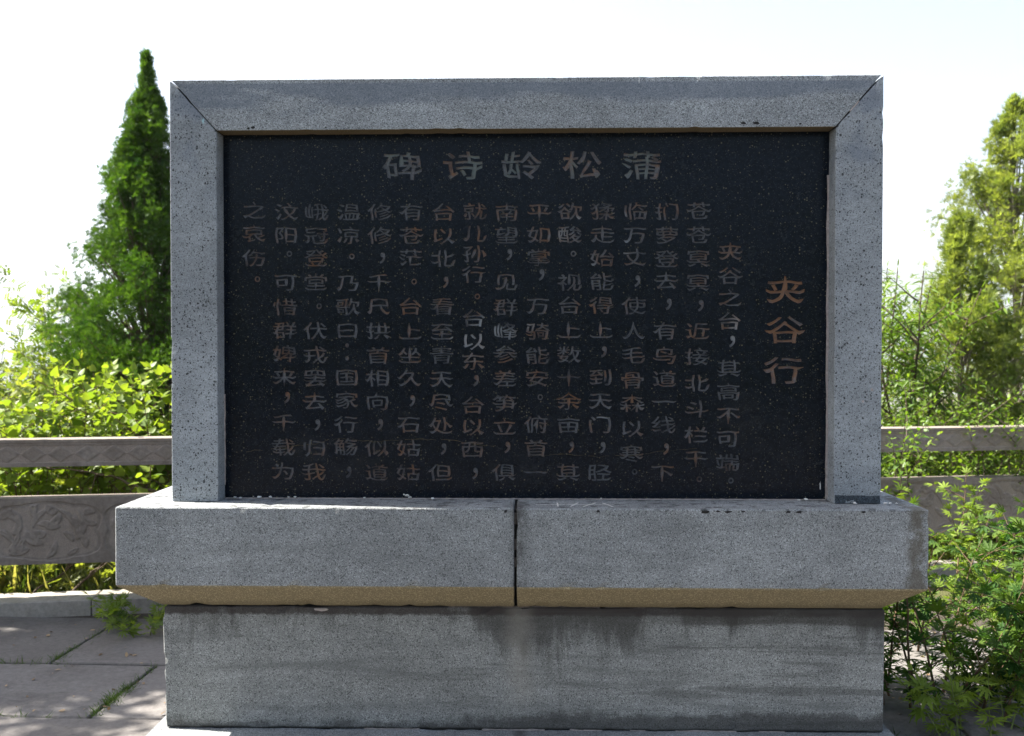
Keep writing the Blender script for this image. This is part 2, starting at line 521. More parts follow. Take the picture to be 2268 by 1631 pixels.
# step under the base (ground level to .10)
link('step', worn_block('step', box_poly(-1.475, 1.480, -.02, .085), -.03, .80, .006, .05, .005, (M['slab'],), seed=3), None, MON)
# base block, slightly battered
bm = bmesh.new()
BF, BB = .135, .62
def quad_block(bm, x0b, x1b, x0t, x1t, y0, y1, z0, z1):
    v = [bm.verts.new(c) for c in ((x0b, y0, z0), (x1b, y0, z0), (x1b, y1, z0), (x0b, y1, z0), (x0t, y0, z1), (x1t, y0, z1), (x1t, y1, z1), (x0t, y1, z1))]
    for f in ((0, 1, 5, 4), (1, 2, 6, 5), (2, 3, 7, 6), (3, 0, 4, 7), (4, 5, 6, 7), (3, 2, 1, 0)):
        bm.faces.new([v[i] for i in f])
    bmesh.ops.recalc_face_normals(bm, faces=bm.faces)
quad_block(bm, -1.417, 1.437, -1.430, 1.441, 0, BB - BF, 0, .490)
me = finish_block('base_block', bm, .005, .03, .006, (M['base'],), seed=8)
link('base_block', me, None, MON, (0, BF, .088))
# mortar beds above and below the base block
def rough_strip(name, x0, x1, y0, y1, z0, z1, m, parent, n=120, amp=.003, loc=(0, 0, 0), keep=None):
    """uneven bead of mortar along x"""
    vs, fs = [], []
    for i in range(n + 1):
        x = x0 + (x1 - x0) * i / n
        a = noise.noise(Vector((x * 31, z0 * 7, y0))) * amp
        b2 = noise.noise(Vector((x * 57, z1 * 7, 4))) * amp
        dy = noise.noise(Vector((x * 43, 9, z0))) * amp
        vs += [(x, y0 + dy, z0 + a), (x, y0 + dy, z1 + b2), (x, y1, z1 + b2), (x, y1, z0 + a)]
    for i in range(n):
        o = i * 4
        for k in range(4):
            fs.append((o + k, o + (k + 1) % 4, o + 4 + (k + 1) % 4, o + 4 + k))
    fs += [(0, 1, 2, 3), (4 * n + 3, 4 * n + 2, 4 * n + 1, 4 * n)]
    me = bpy.data.meshes.new(name); me.from_pydata(vs, [], fs)
    return link(name, me, m, parent, loc)
rough_strip('joint_filler', -1.395, 1.41, BF + .018, BF + .4, .579, .592, M['gap'], MON, amp=.001)
rough_strip('joint_filler', -1.39, 1.41, BF + .012, BF + .4, .081, .091, M['gap'], MON, amp=.001)
for (a, b2, dy) in ((.0, .32, .006), (-.28, .0, .005), (.34, .62, .008)):
    rough_strip('mortar_joint', a, b2, BF + dy, BF + .03, .5755, .5825, M['old_mortar'], MON, n=40, amp=.005)
for (a, b2) in ((-.62, -.40), (-.15, .1), (.2, .33), (.44, .5), (.62, .86), (.95, 1.05)):
    rough_strip('mortar_joint', a, b2, BF + .004, BF + .03, .084, .0895, M['mortar'], MON, n=20, amp=.003)
# mortar patch with dark rim under the slab
def blob(name, cx, cz, y, w, h, m, parent, n=14, th=.006, sd=1, hang=0):
    vs, fs = [], []
    rr = random.Random(sd)
    ring = []
    for i in range(n):
        a = 2 * math.pi * i / n
        r = 1 + rr.uniform(-.28, .28)
        ring.append((cx + math.cos(a) * w * r / 2, cz + math.sin(a) * h * r / 2))
    vs += [(x, y, z) for x, z in ring]
    vs += [(cx + (x - cx) * .7, y - th, cz + (z - cz) * .7) for x, z in ring]
    vs.append((cx, y - th * 1.15, cz))
    for i in range(n):
        j = (i + 1) % n
        fs += [(i, j, n + j, n + i), (n + i, n + j, 2 * n)]
    me = bpy.data.meshes.new(name); me.from_pydata(vs, [], fs)
    return link(name, me, m, parent)
blob('mortar_patch', -.785, .5655, BF + .001, .060, .016, M['mortar'], MON, sd=4, th=.005)

# cap slab: two stones with a joint, bevelled underside
ZT, ZB, CH = .994, .686, .105
ysl0, ysl1 = 0, .76
def cap_stone(x0, x1, left, seed):
    """outer end bevelled underneath as well as the front and the back"""
    c = .133
    bm = bmesh.new()
    zb0, zb1, zt = ZB - CH - .583, ZB - .583, ZT - .583
    def ring(z, cx, cy):
        xa = x0 + (cx if left else 0); xb = x1 - (cx if not left else 0)
        return [bm.verts.new(q) for q in ((xa, ysl0 + cy, z), (xb, ysl0 + cy, z), (xb, ysl1 - cy, z), (xa, ysl1 - cy, z))]
    a, b2, d = ring(zb0, c, c), ring(zb1, 0, 0), ring(zt, 0, 0)
    bm.faces.new(list(reversed(a))); bm.faces.new(d)
    for u, v in ((a, b2), (b2, d)):
        for i in range(4):
            j = (i + 1) % 4
            bm.faces.new((u[i], u[j], v[j], v[i]))
    bmesh.ops.recalc_face_normals(bm, faces=bm.faces)
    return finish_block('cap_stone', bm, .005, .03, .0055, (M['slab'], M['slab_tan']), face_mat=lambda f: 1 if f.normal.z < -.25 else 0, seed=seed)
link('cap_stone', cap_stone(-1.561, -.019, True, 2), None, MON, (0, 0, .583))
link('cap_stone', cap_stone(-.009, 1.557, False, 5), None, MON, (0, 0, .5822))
rough_strip('joint_filler', -.03, .0, .030, .5, .688, .985, M['gap'], MON, n=3, amp=0)
rough_strip('joint_filler', -.03, .0, .145, .5, .592, .6875, M['gap'], MON, n=3, amp=0)
for z0, z1 in ((.93, .972), (.83, .87), (.765, .80)):
    rough_strip('mortar_joint', -.0185, -.0095, .016, .03, z0, z1, M['old_mortar'], MON, n=3, amp=.004)

# frame: two pillars and a lintel bar, mitred
FY0, FY1 = .14, .50
OX = .017
def P(x, z): return (x + OX, z)
gap = .0016
left_p = [P(-1.4055, .994), P(-1.2196, .994), P(-1.2196, 2.468 - gap), P(-1.4020, 2.6665), P(-1.4055, 2.6635)]
right_p = [P(1.2214, .994), P(1.4065, .994), P(1.4065, 2.676), P(1.2214, 2.473 - gap)]
top_p = [P(-1.2185, 2.470), P(1.2200, 2.4745), P(1.398, 2.676), P(-1.4005, 2.6695)]
def off(poly, z0): return [(x, z - z0) for x, z in poly]
link('frame_pillar', worn_block('frame_pillar', off(left_p, .995), FY0, FY1, .0022, .03, .003, (M['pillar'],), seed=11), None, MON, (0, 0, .995))
link('frame_pillar', worn_block('frame_pillar', off(right_p, .995), FY0 - .0, FY1, .0022, .03, .003, (M['pillar'],), seed=14), None, MON, (0, 0, .995))
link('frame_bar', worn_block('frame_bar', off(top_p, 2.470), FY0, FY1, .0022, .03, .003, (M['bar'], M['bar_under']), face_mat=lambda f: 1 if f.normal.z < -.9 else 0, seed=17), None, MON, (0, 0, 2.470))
def mitre(name, a, b2, y0, y1, w, m):
    d = Vector((b2[0] - a[0], b2[1] - a[1])); nn = Vector((-d.y, d.x)).normalized() * w
    vs = []
    for (x, z) in (a, b2):
        for s in (-1, 1):
            for y in (y0, y1): vs.append((x + OX + nn.x * s, y, z + nn.y * s))
    fs = [(0, 1, 3, 2), (4, 6, 7, 5), (0, 4, 5, 1), (2, 3, 7, 6), (0, 2, 6, 4), (1, 5, 7, 3)]
    me = bpy.data.meshes.new(name); me.from_pydata(vs, [], fs)
    return link(name, me, m, MON)
mitre('joint_filler', (-1.225, 2.474), (-1.38, 2.640), FY0 + .014, FY1 - .02, .004, M['gap'])
mitre('joint_filler', (1.226, 2.477), (1.362, 2.632), FY0 + .014, FY1 - .02, .004, M['gap'])
mitre('mortar_joint', (1.277, 2.5355), (1.312, 2.5745), FY0 + .0005, FY0 + .02, .0026, M['mortar'])
blob('paint_fleck', -1.272 + OX, 2.508, FY0 + .001, .012, .024, M['verdigris'], MON, th=.0012, sd=3)
# dark foot strip of the right pillar, proud of it by 3 mm
link('pillar_foot', worn_block('pillar_foot', [P(1.226, -.001), P(1.404, -.001), P(1.403, .031), P(1.226, .033)], FY0 - .003, FY0 + .01, .001, .02, .004, (M['foot'],), seed=4), None, MON, (0, 0, .995))

# tablet: the front face is one sheet with every character cut out of it, the floors lie 5 mm deeper
TY = FY0 + .088
TX0, TX1, TZ0, TZ1 = -1.2196 + OX, 1.2214 + OX, .994, 2.474
DS = 2205 / 4.028                      # px per metre on the tablet
def T(px, py):
    return ((px - 1171.5) / DS + OX + .013, EYE - (py - 775) / DS)
columns = [
    ('碑诗龄松蒲', None),
]
chars = []
for ch, x, y in zip('蒲松龄诗碑', (1423.5, 1293, 1157.5, 1028.5, 895), (368, 366, 367, 367, 368)):
    chars.append((ch, x, y, 84, 62, 1.45))
for ch, x, y in zip('夹谷行', (1738.5, 1738, 1737), (643, 730, 819)):
    chars.append((ch, x, y, 84, 60, 1.25))
def column(text, x_top, x_bot, ys):
    y0, y1 = ys[0], ys[-1]
    for ch, y in zip(text, ys):
        x = x_top + (x_bot - x_top) * (y - 468) / (1050 - 468)
        chars.append((ch, x, y, 52, 38, 1.12))
YR = [468, 521, 571, 623, 676, 733, 786, 839, 891, 945, 994, 1047]
column('夹谷之台，其高不可端。', 1619, 1614, [558, 611, 660, 711, 755, 815, 867, 919, 970, 1023, 1064])
column('苍苍冥冥，近接北斗栏干。', 1549, 1544, [468, 521, 573, 626, 676, 733, 789, 848, 905, 962, 1015, 1061])
column('扪萝登去，有鸟道一线，下', 1480, 1471, [470, 522, 574, 622, 673, 733, 787, 838, 889, 940, 993, 1047])
column('临万丈，使人毛骨森以寒。', 1410, 1401, [469, 521, 570, 622, 677, 733, 786, 841, 893, 948, 1004, 1045])
column('猱走始能得上，到天门，胫', 1338, 1331, [469, 520, 572, 624, 676, 731, 778, 835, 887, 940, 990, 1046])
column('欲酸。视台上数十余亩，其', 1266, 1262, [469, 520, 563, 625, 676, 731, 785, 836, 888, 940, 989, 1046])
column('平如掌，万骑能安。俯首一', 1198, 1190, [470, 520, 570, 608, 677, 733, 787, 837, 880, 940, 992, 1046])
column('南望，见群峰参差笋立，俱', 1126, 1120, [471, 521, 563, 624, 680, 733, 785, 838, 893, 945, 990, 1046])
column('就儿孙行。台以东，台以西，', 1055, 1049, [468, 517, 562, 607, 657, 704, 755, 800, 842, 897, 945, 995, 1048])
column('台以北，看至青天尽处，但', 986, 978, [470, 522, 572, 624, 678, 734, 786, 839, 890, 943, 994, 1047])
column('有苍茫。台上坐久，石姑姑', 915, 907, [469, 521, 570, 624, 678, 734, 786, 837, 887, 940, 993, 1047])
column('修修，千尺拱首相向，似道', 845, 836, [469, 521, 570, 624, 678, 732, 787, 837, 889, 940, 993, 1047])
column('温凉。乃歌曰：国家行觞，', 776, 767, [469, 521, 568, 626, 679, 731, 779, 836, 886, 940, 990, 1046])
column('峨冠登堂。伏戎罢去，归我', 704, 696, [469, 521, 571, 624, 678, 732, 785, 837, 889, 941, 993, 1046])
column('汶阳。可惜群婢来，千载为', 637, 627, [468, 520, 562, 624, 679, 731, 783, 835, 880, 936, 991, 1045])
column('之哀伤。', 565, 560, [465, 516, 570, 618])

def glyph_outlines(text):
    """outlines of every character in em units, read from Blender's built-in font"""
    cu = bpy.data.curves.new('glyphs', 'FONT'); cu.body = text
    o = bpy.data.objects.new('glyphs', cu); COL.objects.link(o)
    for q in bpy.context.selected_objects: q.select_set(False)
    bpy.context.view_layer.objects.active = o; o.select_set(True)
    bpy.ops.object.convert(target='CURVE')
    o = bpy.context.view_layer.objects.active
    res = {}
    for s in o.data.splines:
        bp = s.bezier_points
        pts = []
        n = len(bp)
        for i in range(n):
            a, b2 = bp[i], bp[(i + 1) % n]
            p0, p1, p2, p3 = a.co, a.handle_right, b2.handle_left, b2.co
            L = (p3 - p0).length
            curved = abs((p1 - p0).cross(p3 - p0).length) > 1e-4 or abs((p2 - p0).cross(p3 - p0).length) > 1e-4
            k = max(1, int(L / .09)) if not curved else max(3, int(L / .05))
            for j in range(k):
                t = j / k
                if curved: q = p0 * (1 - t) ** 3 + p1 * 3 * t * (1 - t) ** 2 + p2 * 3 * t * t * (1 - t) + p3 * t ** 3
                else: q = p0.lerp(p3, t)
                pts.append((q.x, q.y))
        # drop doubles
        cl = []
        for q in pts:
            if not cl or (abs(q[0] - cl[-1][0]) + abs(q[1] - cl[-1][1])) > 1e-5: cl.append(q)
        if len(cl) > 2:
            xm = (min(q[0] for q in cl) + max(q[0] for q in cl)) / 2
            res.setdefault(int(xm), []).append(cl)
    bpy.data.objects.remove(o)
    return {text[k]: [[(x - k - .5, y - .38) for x, y in c] for c in v] for k, v in res.items()}

uniq = ''.join(dict.fromkeys(c[0] for c in chars))
GL = glyph_outlines(uniq)

def clerical(loops, w, h, bold, punct, inset=0.0):
    """turn plain outlines into broad clerical-style carved strokes: squat, thickened, sweeping at both ends"""
    out = []
    for lp in loops:
        n = len(lp); q = []
        for i in range(n):
            x0, y0 = lp[i - 1]; x, y = lp[i]; x1, y1 = lp[(i + 1) % n]
            ax, ay = x - x0, y - y0; bx, by = x1 - x, y1 - y
            la = math.hypot(ax, ay) or 1e-6; lb = math.hypot(bx, by) or 1e-6
            nx, ny = ay / la + by / lb, -ax / la - bx / lb
            ln = math.hypot(nx, ny) or 1e-6
            nx /= ln; ny /= ln
            d = (.0015 + .005 * noise.noise(Vector((x * 9, y * 9, 3))) + .020 * abs(x) + .034 * max(0, x - .2) * (1 if y < 0 else 0)) * bold
            if punct: d = .012
            d -= inset
            x += -nx * d * SGN; y += -ny * d * SGN
            if not punct:
                y += -.21 * abs(x) ** 1.6 * (1 if y > -.15 else .3) + (.85 * max(0, abs(x) - .34)) * (1 if y < .05 else .35)
                x += .022 * math.sin(y * 7 + 1.3) * (1 if x > 0 else -1)
                y += .010 * math.sin(x * 11 + y * 3)
            q.append((x * w, y * h))
        out.append(q)
    return out
def area(lp): return sum(lp[i - 1][0] * lp[i][1] - lp[i][0] * lp[i - 1][1] for i in range(len(lp))) / 2
big = max(GL['日'] if '日' in GL else GL['国'], key=lambda l: abs(area(l)))
SGN = -1 if area(big) > 0 else 1       # so that a positive offset always thickens the stroke
SGN = SGN * 1

def winding(px, pz, loops):
    w = np.zeros(len(px), int)
    for lp in loops:
        L = np.array(lp); A = L; B = np.roll(L, -1, 0)
        ax, az, bx, bz = A[:, 0][None], A[:, 1][None], B[:, 0][None], B[:, 1][None]
        X, Z = px[:, None], pz[:, None]
        cr = (bx - ax) * (Z - az) - (X - ax) * (bz - az)
        up = (az <= Z) & (bz > Z) & (cr > 0)
        dn = (az > Z) & (bz <= Z) & (cr < 0)
        w += up.sum(1) - dn.sum(1)
    return w
def cut(loops, rect=None):
    """triangles of the plane figure: (points, inside triangles, outside triangles)"""
    vs, es = [], []
    for lp in ([rect] if rect else []) + loops:
        o = len(vs); n = len(lp)
        vs += [Vector(q) for q in lp]
        es += [(o + i, o + (i + 1) % n) for i in range(n)]
    V, _, F, _, _, _ = geometry.delaunay_2d_cdt(vs, es, [], 0, 1e-6)
    P3 = np.array([tuple(v) for v in V]); F = np.array([f for f in F if len(f) == 3])
    c = P3[F].mean(1)
    ins = winding(c[:, 0], c[:, 1], loops) != 0
    return P3, F[ins], F[~ins]

TAB = empty('tablet', (0, 0, 0)); TAB.parent = MON
sheet = [[(TX0, TZ0), (TX1, TZ0), (TX1, TZ1), (TX0, TZ1)]]
cells = []
cache = {}
DEPTH = .0045
for ch, px, py, w, h, bold in chars:
    punct = ch in '，。：'
    wm, hm = w / DS, h / DS
    key = (ch, w)
    cx, cz = T(px, py)
    if punct:
        cx += .013 if ch != '：' else 0.0
    if key not in cache:
        if punct:
            src = [[(x + (.33 if ch != '：' else .25), (y + .30) if ch != '：' else (y + .06) * 1.4) for x, y in lp] for lp in GL[ch]]
            if ch == '。': src = [[(x * .9, y * .95) for x, y in lp] for lp in src]
            if ch == '，':
                a0 = src[0]; mx = sum(p[0] for p in a0) / len(a0); my = sum(p[1] for p in a0) / len(a0)
                src = [[((x - mx) * 1.45, (y - my) * 1.75) for x, y in lp] for lp in src]
            if ch == '：':
                a0 = [p for lp in src for p in lp]; mx = sum(p[0] for p in a0) / len(a0)
                src = [[((x - mx) * 1.2, y) for x, y in lp] for lp in src]
            lps = clerical(src, wm * .8, wm * .8, 1, True); ins_ = clerical(src, wm * .8, wm * .8, 1, True, .016)
        else:
            lps = clerical(GL[ch], wm * 1.06, hm * 1.08, bold, False); ins_ = clerical(GL[ch], wm * 1.06, hm * 1.08, bold, False, .019)
        # floor (slightly inset by the sloped cut) + walls
        P3, Fi, _ = cut(ins_)
        bm = bmesh.new()
        vv = [bm.verts.new((q[0], DEPTH, q[1])) for q in P3]
        for f in Fi: bm.faces.new([vv[i] for i in f])
        for lp, li in zip(lps, ins_):
            fr = [bm.verts.new((x, 0, z)) for x, z in lp]
            bk = [bm.verts.new((x, DEPTH, z)) for x, z in li]
            for i in range(len(lp)):
                j = (i + 1) % len(lp)
                bm.faces.new((fr[i], fr[j], bk[j], bk[i]))
        me = bm_mesh('engraved_character', bm)
        me.materials.append(M['letter'])
        cache[key] = (me, lps)
    me, lps = cache[key]
    link('engraved_character', me, None, TAB, (cx, TY, cz))
    cells.append((px, py, [[(x + cx, z + cz) for x, z in lp] for lp in lps]))
bm = bmesh.new()
n_front = 0
def add_rect(x0, x1, z0, z1, holes=()):
    global n_front
    if not holes:
        bm.faces.new([bm.verts.new((x, TY, z)) for x, z in ((x0, z0), (x1, z0), (x1, z1), (x0, z1))]); return
    P3, _, Fo = cut(list(holes), [(x0, z0), (x1, z0), (x1, z1), (x0, z1)])
    vv = [bm.verts.new((q[0], TY, q[1])) for q in P3]
    for f in Fo:
        bm.faces.new([vv[i] for i in f]); n_front += 1
def strip_cells(cs, x0, x1, z0, z1, along):
    """cut one strip of the sheet into a cell per character; along = 'z' (a column) or 'x' (the title row)"""
    def ext(c, i, f): return f(p[i] for lp in c[2] for p in lp)
    i = 1 if along == 'z' else 0
    cs = sorted(cs, key=lambda c: (ext(c, i, min) + ext(c, i, max)))
    lo, hi = (z0, z1) if along == 'z' else (x0, x1)
    cuts = [lo]
    for a, b2 in zip(cs[:-1], cs[1:]): cuts.append((ext(a, i, max) + ext(b2, i, min)) / 2)
    cuts.append(hi)
    for c, a, b2 in zip(cs, cuts[:-1], cuts[1:]):
        if along == 'z': add_rect(x0, x1, a, b2, c[2])
        else: add_rect(a, b2, z0, z1, c[2])
zsplit = T(0, 424)[1]
title = [c for c in cells if c[1] < 424]
strip_cells(title, TX0, TX1, zsplit, TZ1, 'x')
body = sorted([c for c in cells if c[1] >= 424], key=lambda c: c[0])
cols_ = []
for c in body:
    if cols_ and c[0] - cols_[-1][-1][0] < 25: cols_[-1].append(c)
    else: cols_.append([c])
bounds = [TX0]
def xr(cs, f): return f(p[0] for c in cs for lp in c[2] for p in lp)
for a, b2 in zip(cols_[:-1], cols_[1:]): bounds.append((xr(a, max) + xr(b2, min)) / 2)
bounds.append(TX1)
print('columns', [len(c) for c in cols_])
for cs, a, b2 in zip(cols_, bounds[:-1], bounds[1:]): strip_cells(cs, a, b2, TZ0, zsplit, 'z')
# the body of the tablet behind the cut sheet: sides and back
c = [(TX0, TZ0), (TX1, TZ0), (TX1, TZ1), (TX0, TZ1)]
fr = [bm.verts.new((x, TY, z)) for x, z in c]; bk = [bm.verts.new((x, TY + .12, z)) for x, z in c]
for i in range(4):
    j = (i + 1) % 4
    bm.faces.new((fr[i], fr[j], bk[j], bk[i]))
bm.faces.new(bk)
for v in bm.verts: v.co.z -= 1.0
tab_me = bm_mesh('tablet_slab', bm)
tab_me.materials.append(M['tablet'])
link('tablet_slab', tab_me, None, TAB, (0, 0, 1.0))
print('tablet sheet faces', n_front, 'chars', len(chars))

# mortar bead round the tablet, flakes and marks
rough_strip('mortar_joint', TX0 + .003, TX1 - .003, TY - .006, TY + .004, .9945, .9985, M['mortar'], MON, n=220, amp=.0016)
def vbead(x0, x1, z0, z1, n=90, amp=.002):
    vs, fs = [], []
    for i in range(n + 1):
        z = z0 + (z1 - z0) * i / n
        a = noise.noise(Vector((z * 37, 2, x0))) * amp + noise.noise(Vector((z * 7, 2, x0))) * amp * 1.4
        if x0 > 0: xx0, xx1 = x0 + a, x1
        else: xx0, xx1 = x0, x1 + a
        vs += [(xx0, TY - .005, z), (xx1, TY - .005, z), (xx1, TY + .003, z), (xx0, TY + .003, z)]
    for i in range(n):
        o = i * 4
        for k in range(4): fs.append((o + k, o + (k + 1) % 4, o + 4 + (k + 1) % 4, o + 4 + k))
    me = bpy.data.meshes.new('mortar_joint'); me.from_pydata(vs, [], fs)
    link('mortar_joint', me, M['mortar'], MON)
vbead(TX1 - .007, TX1 + .002, 1.0, 2.30)
vbead(TX0 - .002, TX0 + .0035, 1.05, 1.42)
def flake(px, py, s, sd, y=TY - .01):
    x, z = T(px, py)
    rr = random.Random(sd)
    bm = bmesh.new()
    bmesh.ops.create_icosphere(bm, subdivisions=1, radius=s)
    for v in bm.verts:
        v.co *= rr.uniform(.5, 1.25); v.co.z *= .55
    link('mortar_chip', bm_mesh('mortar_chip', bm), M['chip'], MON, (x, y, max(z, .997)))
for i, (px, py, s) in enumerate(((520, 1103, .008), (533, 1104, .007), (640, 1102, .006), (655, 1102, .006), (562, 1101, .004), (575, 1102, .009), (600, 1102, .008), (810, 1103, .008), (905, 1098, .011), (912, 1102, .010), (898, 1096, .006), (962, 1104, .009), (1785, 1104, .010), (1770, 1105, .007), (1335, 1103, .004))):
    flake(px, py, s, i)
# flakes at the foot of the right pillar, lying on the cap stone
for i, (px, s) in enumerate(((1895, .010), (1962, .009), (1972, .009), (1985, .006))):
    x = (px - 1166.5) / 559.6 + OX
    rr = random.Random(i + 40)
    bm = bmesh.new(); bmesh.ops.create_icosphere(bm, subdivisions=1, radius=s)
    for v in bm.verts: v.co *= rr.uniform(.5, 1.2); v.co.z *= .5
    link('mortar_chip', bm_mesh('mortar_chip', bm), M['chip'], MON, (x, FY0 - .012, .998))
blob('lime_fleck', 1.206 + OX - .012, 1.052, TY + .0005, .006, .040, M['white_chip'], TAB, th=.001, sd=9)
# chisel marks on the top of the cap stone: one long line and four ticks
def strip_on_top(x0, y0, x1, y1, w):
    d = Vector((x1 - x0, y1 - y0)); nn = Vector((-d.y, d.x)).normalized() * w / 2
    z = ZT + .0004
    vs = [(x0 + nn.x, y0 + nn.y, z), (x1 + nn.x, y1 + nn.y, z), (x1 - nn.x, y1 - nn.y, z), (x0 - nn.x, y0 - nn.y, z)]
    vs += [(a, b2, z + .0008) for a, b2, _ in vs]
    fs = [(0, 1, 2, 3), (7, 6, 5, 4), (0, 4, 5, 1), (1, 5, 6, 2), (2, 6, 7, 3), (3, 7, 4, 0)]
    me = bpy.data.meshes.new('chisel_mark'); me.from_pydata(vs, [], fs)
    link('chisel_mark', me, M['chip'], MON)
strip_on_top(.065, .085, .37, .100, .002)
for x, dx in ((.150, .0), (.215, .016), (.275, .026), (.345, -.016)):
    strip_on_top(x - dx, .045, x + dx, .135, .006)
# dark chipped spots along the arrises, pale run on the bar
def front(px, py, d): return ((px - 1134) / 2205 * d - .027, EYE - (py - 775) / 2205 * d)
for i, (px, py, w, h) in enumerate(((548, 283.5, .012, .009), (558, 282, .020, .014), (1640, 277, .024, .012), (1668, 277, .034, .014), (1765, 279, .012, .008), (1260, 282, .010, .006), (720, 282, .010, .005))):
    x, z = front(px, py, 3.94)
    blob('chipped_spot', x, max(z, 2.476), FY0 + .0008, w, h, M['gap'], MON, n=11, th=.0014, sd=60 + i)
for i, (px, w, h) in enumerate(((1325, .018, .010), (1562, .034, .012), (1590, .018, .008), (1612, .036, .012), (1645, .018, .008), (1745, .022, .010), (1768, .034, .010), (1910, .024, .010), (905, .022, .006), (1120, .016, .014))):
    x, z = front(px, 1134, 3.80)
    blob('chipped_spot', x, ZT - .0065 - h * .4, .0008, w, h, M['gap'], MON, n=11, th=.0012, sd=80 + i)
x, z = front(1412, 188, 3.94)
blob('lime_fleck', x, z + .012, FY0 + .0006, .004, .034, M['white_chip'], MON, th=.0008, sd=5)
x, z = front(1905, 888, 3.94)
blob('lime_fleck', x, z, FY0 + .0006, .012, .014, M['mortar'], MON, th=.0008, sd=6)
blob('lime_fleck', x + .035, z + .045, FY0 + .0006, .016, .018, M['mortar'], MON, th=.0008, sd=7)
# ochre veins across the tablet
def vein(pts, w):
    vs, fs = [], []
    P2 = []
    for a, b2 in zip(pts[:-1], pts[1:]):
        for k in range(6):
            t = k / 6
            P2.append((a[0] + (b2[0] - a[0]) * t, a[1] + (b2[1] - a[1]) * t + random.uniform(-1.6, 1.6)))
    for i, (px, py) in enumerate(P2):
        x, z = T(px, py)
        ww = w * random.uniform(.3, 1.2)
        vs += [(x, TY - .0004, z - ww / 2), (x, TY - .0004, z + ww / 2), (x, TY - .0009, z)]
    for i in range(len(P2) - 1):
        if random.random() < .18: continue
        o = i * 3
        fs += [(o, o + 3, o + 5, o + 2), (o + 2, o + 5, o + 4, o + 1)]
    me = bpy.data.meshes.new('ochre_vein'); me.from_pydata(vs, [], fs)
    link('ochre_vein', me, M['vein'], TAB)
vein([(545, 1001), (600, 996), (660, 988), (700, 984), (730, 976), (760, 972), (830, 979), (880, 975), (940, 974), (1000, 975), (1060, 984), (1110, 990)], .0013)
vein([(1180, 1010), (1260, 1006), (1330, 1012), (1400, 1008), (1480, 998), (1560, 992)], .0009)

# ------------------------------------------------------------------ paving
SOIL = bpy.data.meshes.new('joint_soil')
SOIL.from_pydata([(-9, -9, -.022), (9, -9, -.022), (9, 6.5, -.022), (-9, 6.5, -.022)], [], [(0, 1, 2, 3)])
PAV = link('paving', SOIL, M['soil']); tag(PAV, kind='structure')
# rows run across the view; measured: joints at y 6.03 / 5.15 / 4.42 where x = -1.6
ROWR = R(-3.2)
cr_, sr_ = math.cos(ROWR), math.sin(ROWR)
row_edges = [5.90, 5.04, 4.315, 3.56, 2.79, 2.02, 1.24, .45, -.33, -1.1, -1.9, -2.7, -3.5, -4.3, -5.1, -5.9, -6.7, -7.5]
def slab_mesh(w, d, sd):
    rr = random.Random(sd)
    bm = bmesh.new()
    k = 5
    prof = [(0, 0)]
    pts = []
    for (a, b2) in (((0, 0), (w, 0)), ((w, 0), (w, d)), ((w, d), (0, d)), ((0, d), (0, 0))):
        for i in range(k):
            t = i / k
            j = .004 if i else 0
            pts.append((a[0] + (b2[0] - a[0]) * t + rr.uniform(-j, j), a[1] + (b2[1] - a[1]) * t + rr.uniform(-j, j)))
    lo = [bm.verts.new((x, y, -.05)) for x, y in pts]
    mid = [bm.verts.new((x, y, -.006)) for x, y in pts]
    hi = [bm.verts.new((w / 2 + (x - w / 2) * (1 - .010 / w), d / 2 + (y - d / 2) * (1 - .010 / d), 0)) for x, y in pts]
    n = len(pts)
    for i in range(n):
        j = (i + 1) % n
        bm.faces.new((lo[i], lo[j], mid[j], mid[i])); bm.faces.new((mid[i], mid[j], hi[j], hi[i]))
    bm.faces.new(hi)
    return bm_mesh('paving_slab', bm)
JOINT = .016
for r in range(len(row_edges) - 1):
    y1, y0 = row_edges[r], row_edges[r + 1]
    off_x = {0: -2.36, 1: -1.80, 2: -2.65}.get(r, -2.5 + .6 * ((r * 37) % 10) / 10)
    w = {0: 1.22, 1: 1.25, 2: 1.22}.get(r, 1.2)
    x = off_x - w * 5
    k = 0
    while x < 7.6:
        ww = w
        d = y1 - y0 - JOINT
        me = slab_mesh(ww - JOINT, d, r * 50 + k)
        o = link('paving_slab', me, M['paving'], PAV)
        # rotate the grid about (-2, 5)
        px, py = x + 2, y0 - 5 + JOINT / 2
        o.location = (-2 + px * cr_ - py * sr_, 5 + px * sr_ + py * cr_, random.uniform(-.003, .001))
        o.rotation_euler = (random.uniform(-.002, .002), random.uniform(-.0015, .0015), ROWR)
        x += w; k += 1

# ------------------------------------------------------------------ railing (one straight line, further off to the right)
# top edge: distance = .55*2205/(203-.0132 px)
RA = Vector((-3.08, 5.97, 0)); RB = Vector((3.65, 7.03, 0))
rdir = (RB - RA).normalized()
rang = math.atan2(rdir.y, rdir.x)
KERB = empty('kerb', (RA.x, RA.y, 0), rang); tag(KERB, kind='structure')
def kerb_stone(x0, x1, sd):
    me = worn_block('kerb_stone', box_poly(x0, x1, -.06, .075), .0, .26, .006, .08, .004, (M['kerb'],), seed=sd)
    link('kerb_stone', me, None, KERB)
kx = [-2.3, -.95, .52, 1.80, 3.1, 4.4, 5.7, 7.0, 8.4]
for i in range(len(kx) - 1): kerb_stone(kx[i], kx[i + 1] - .005, i)

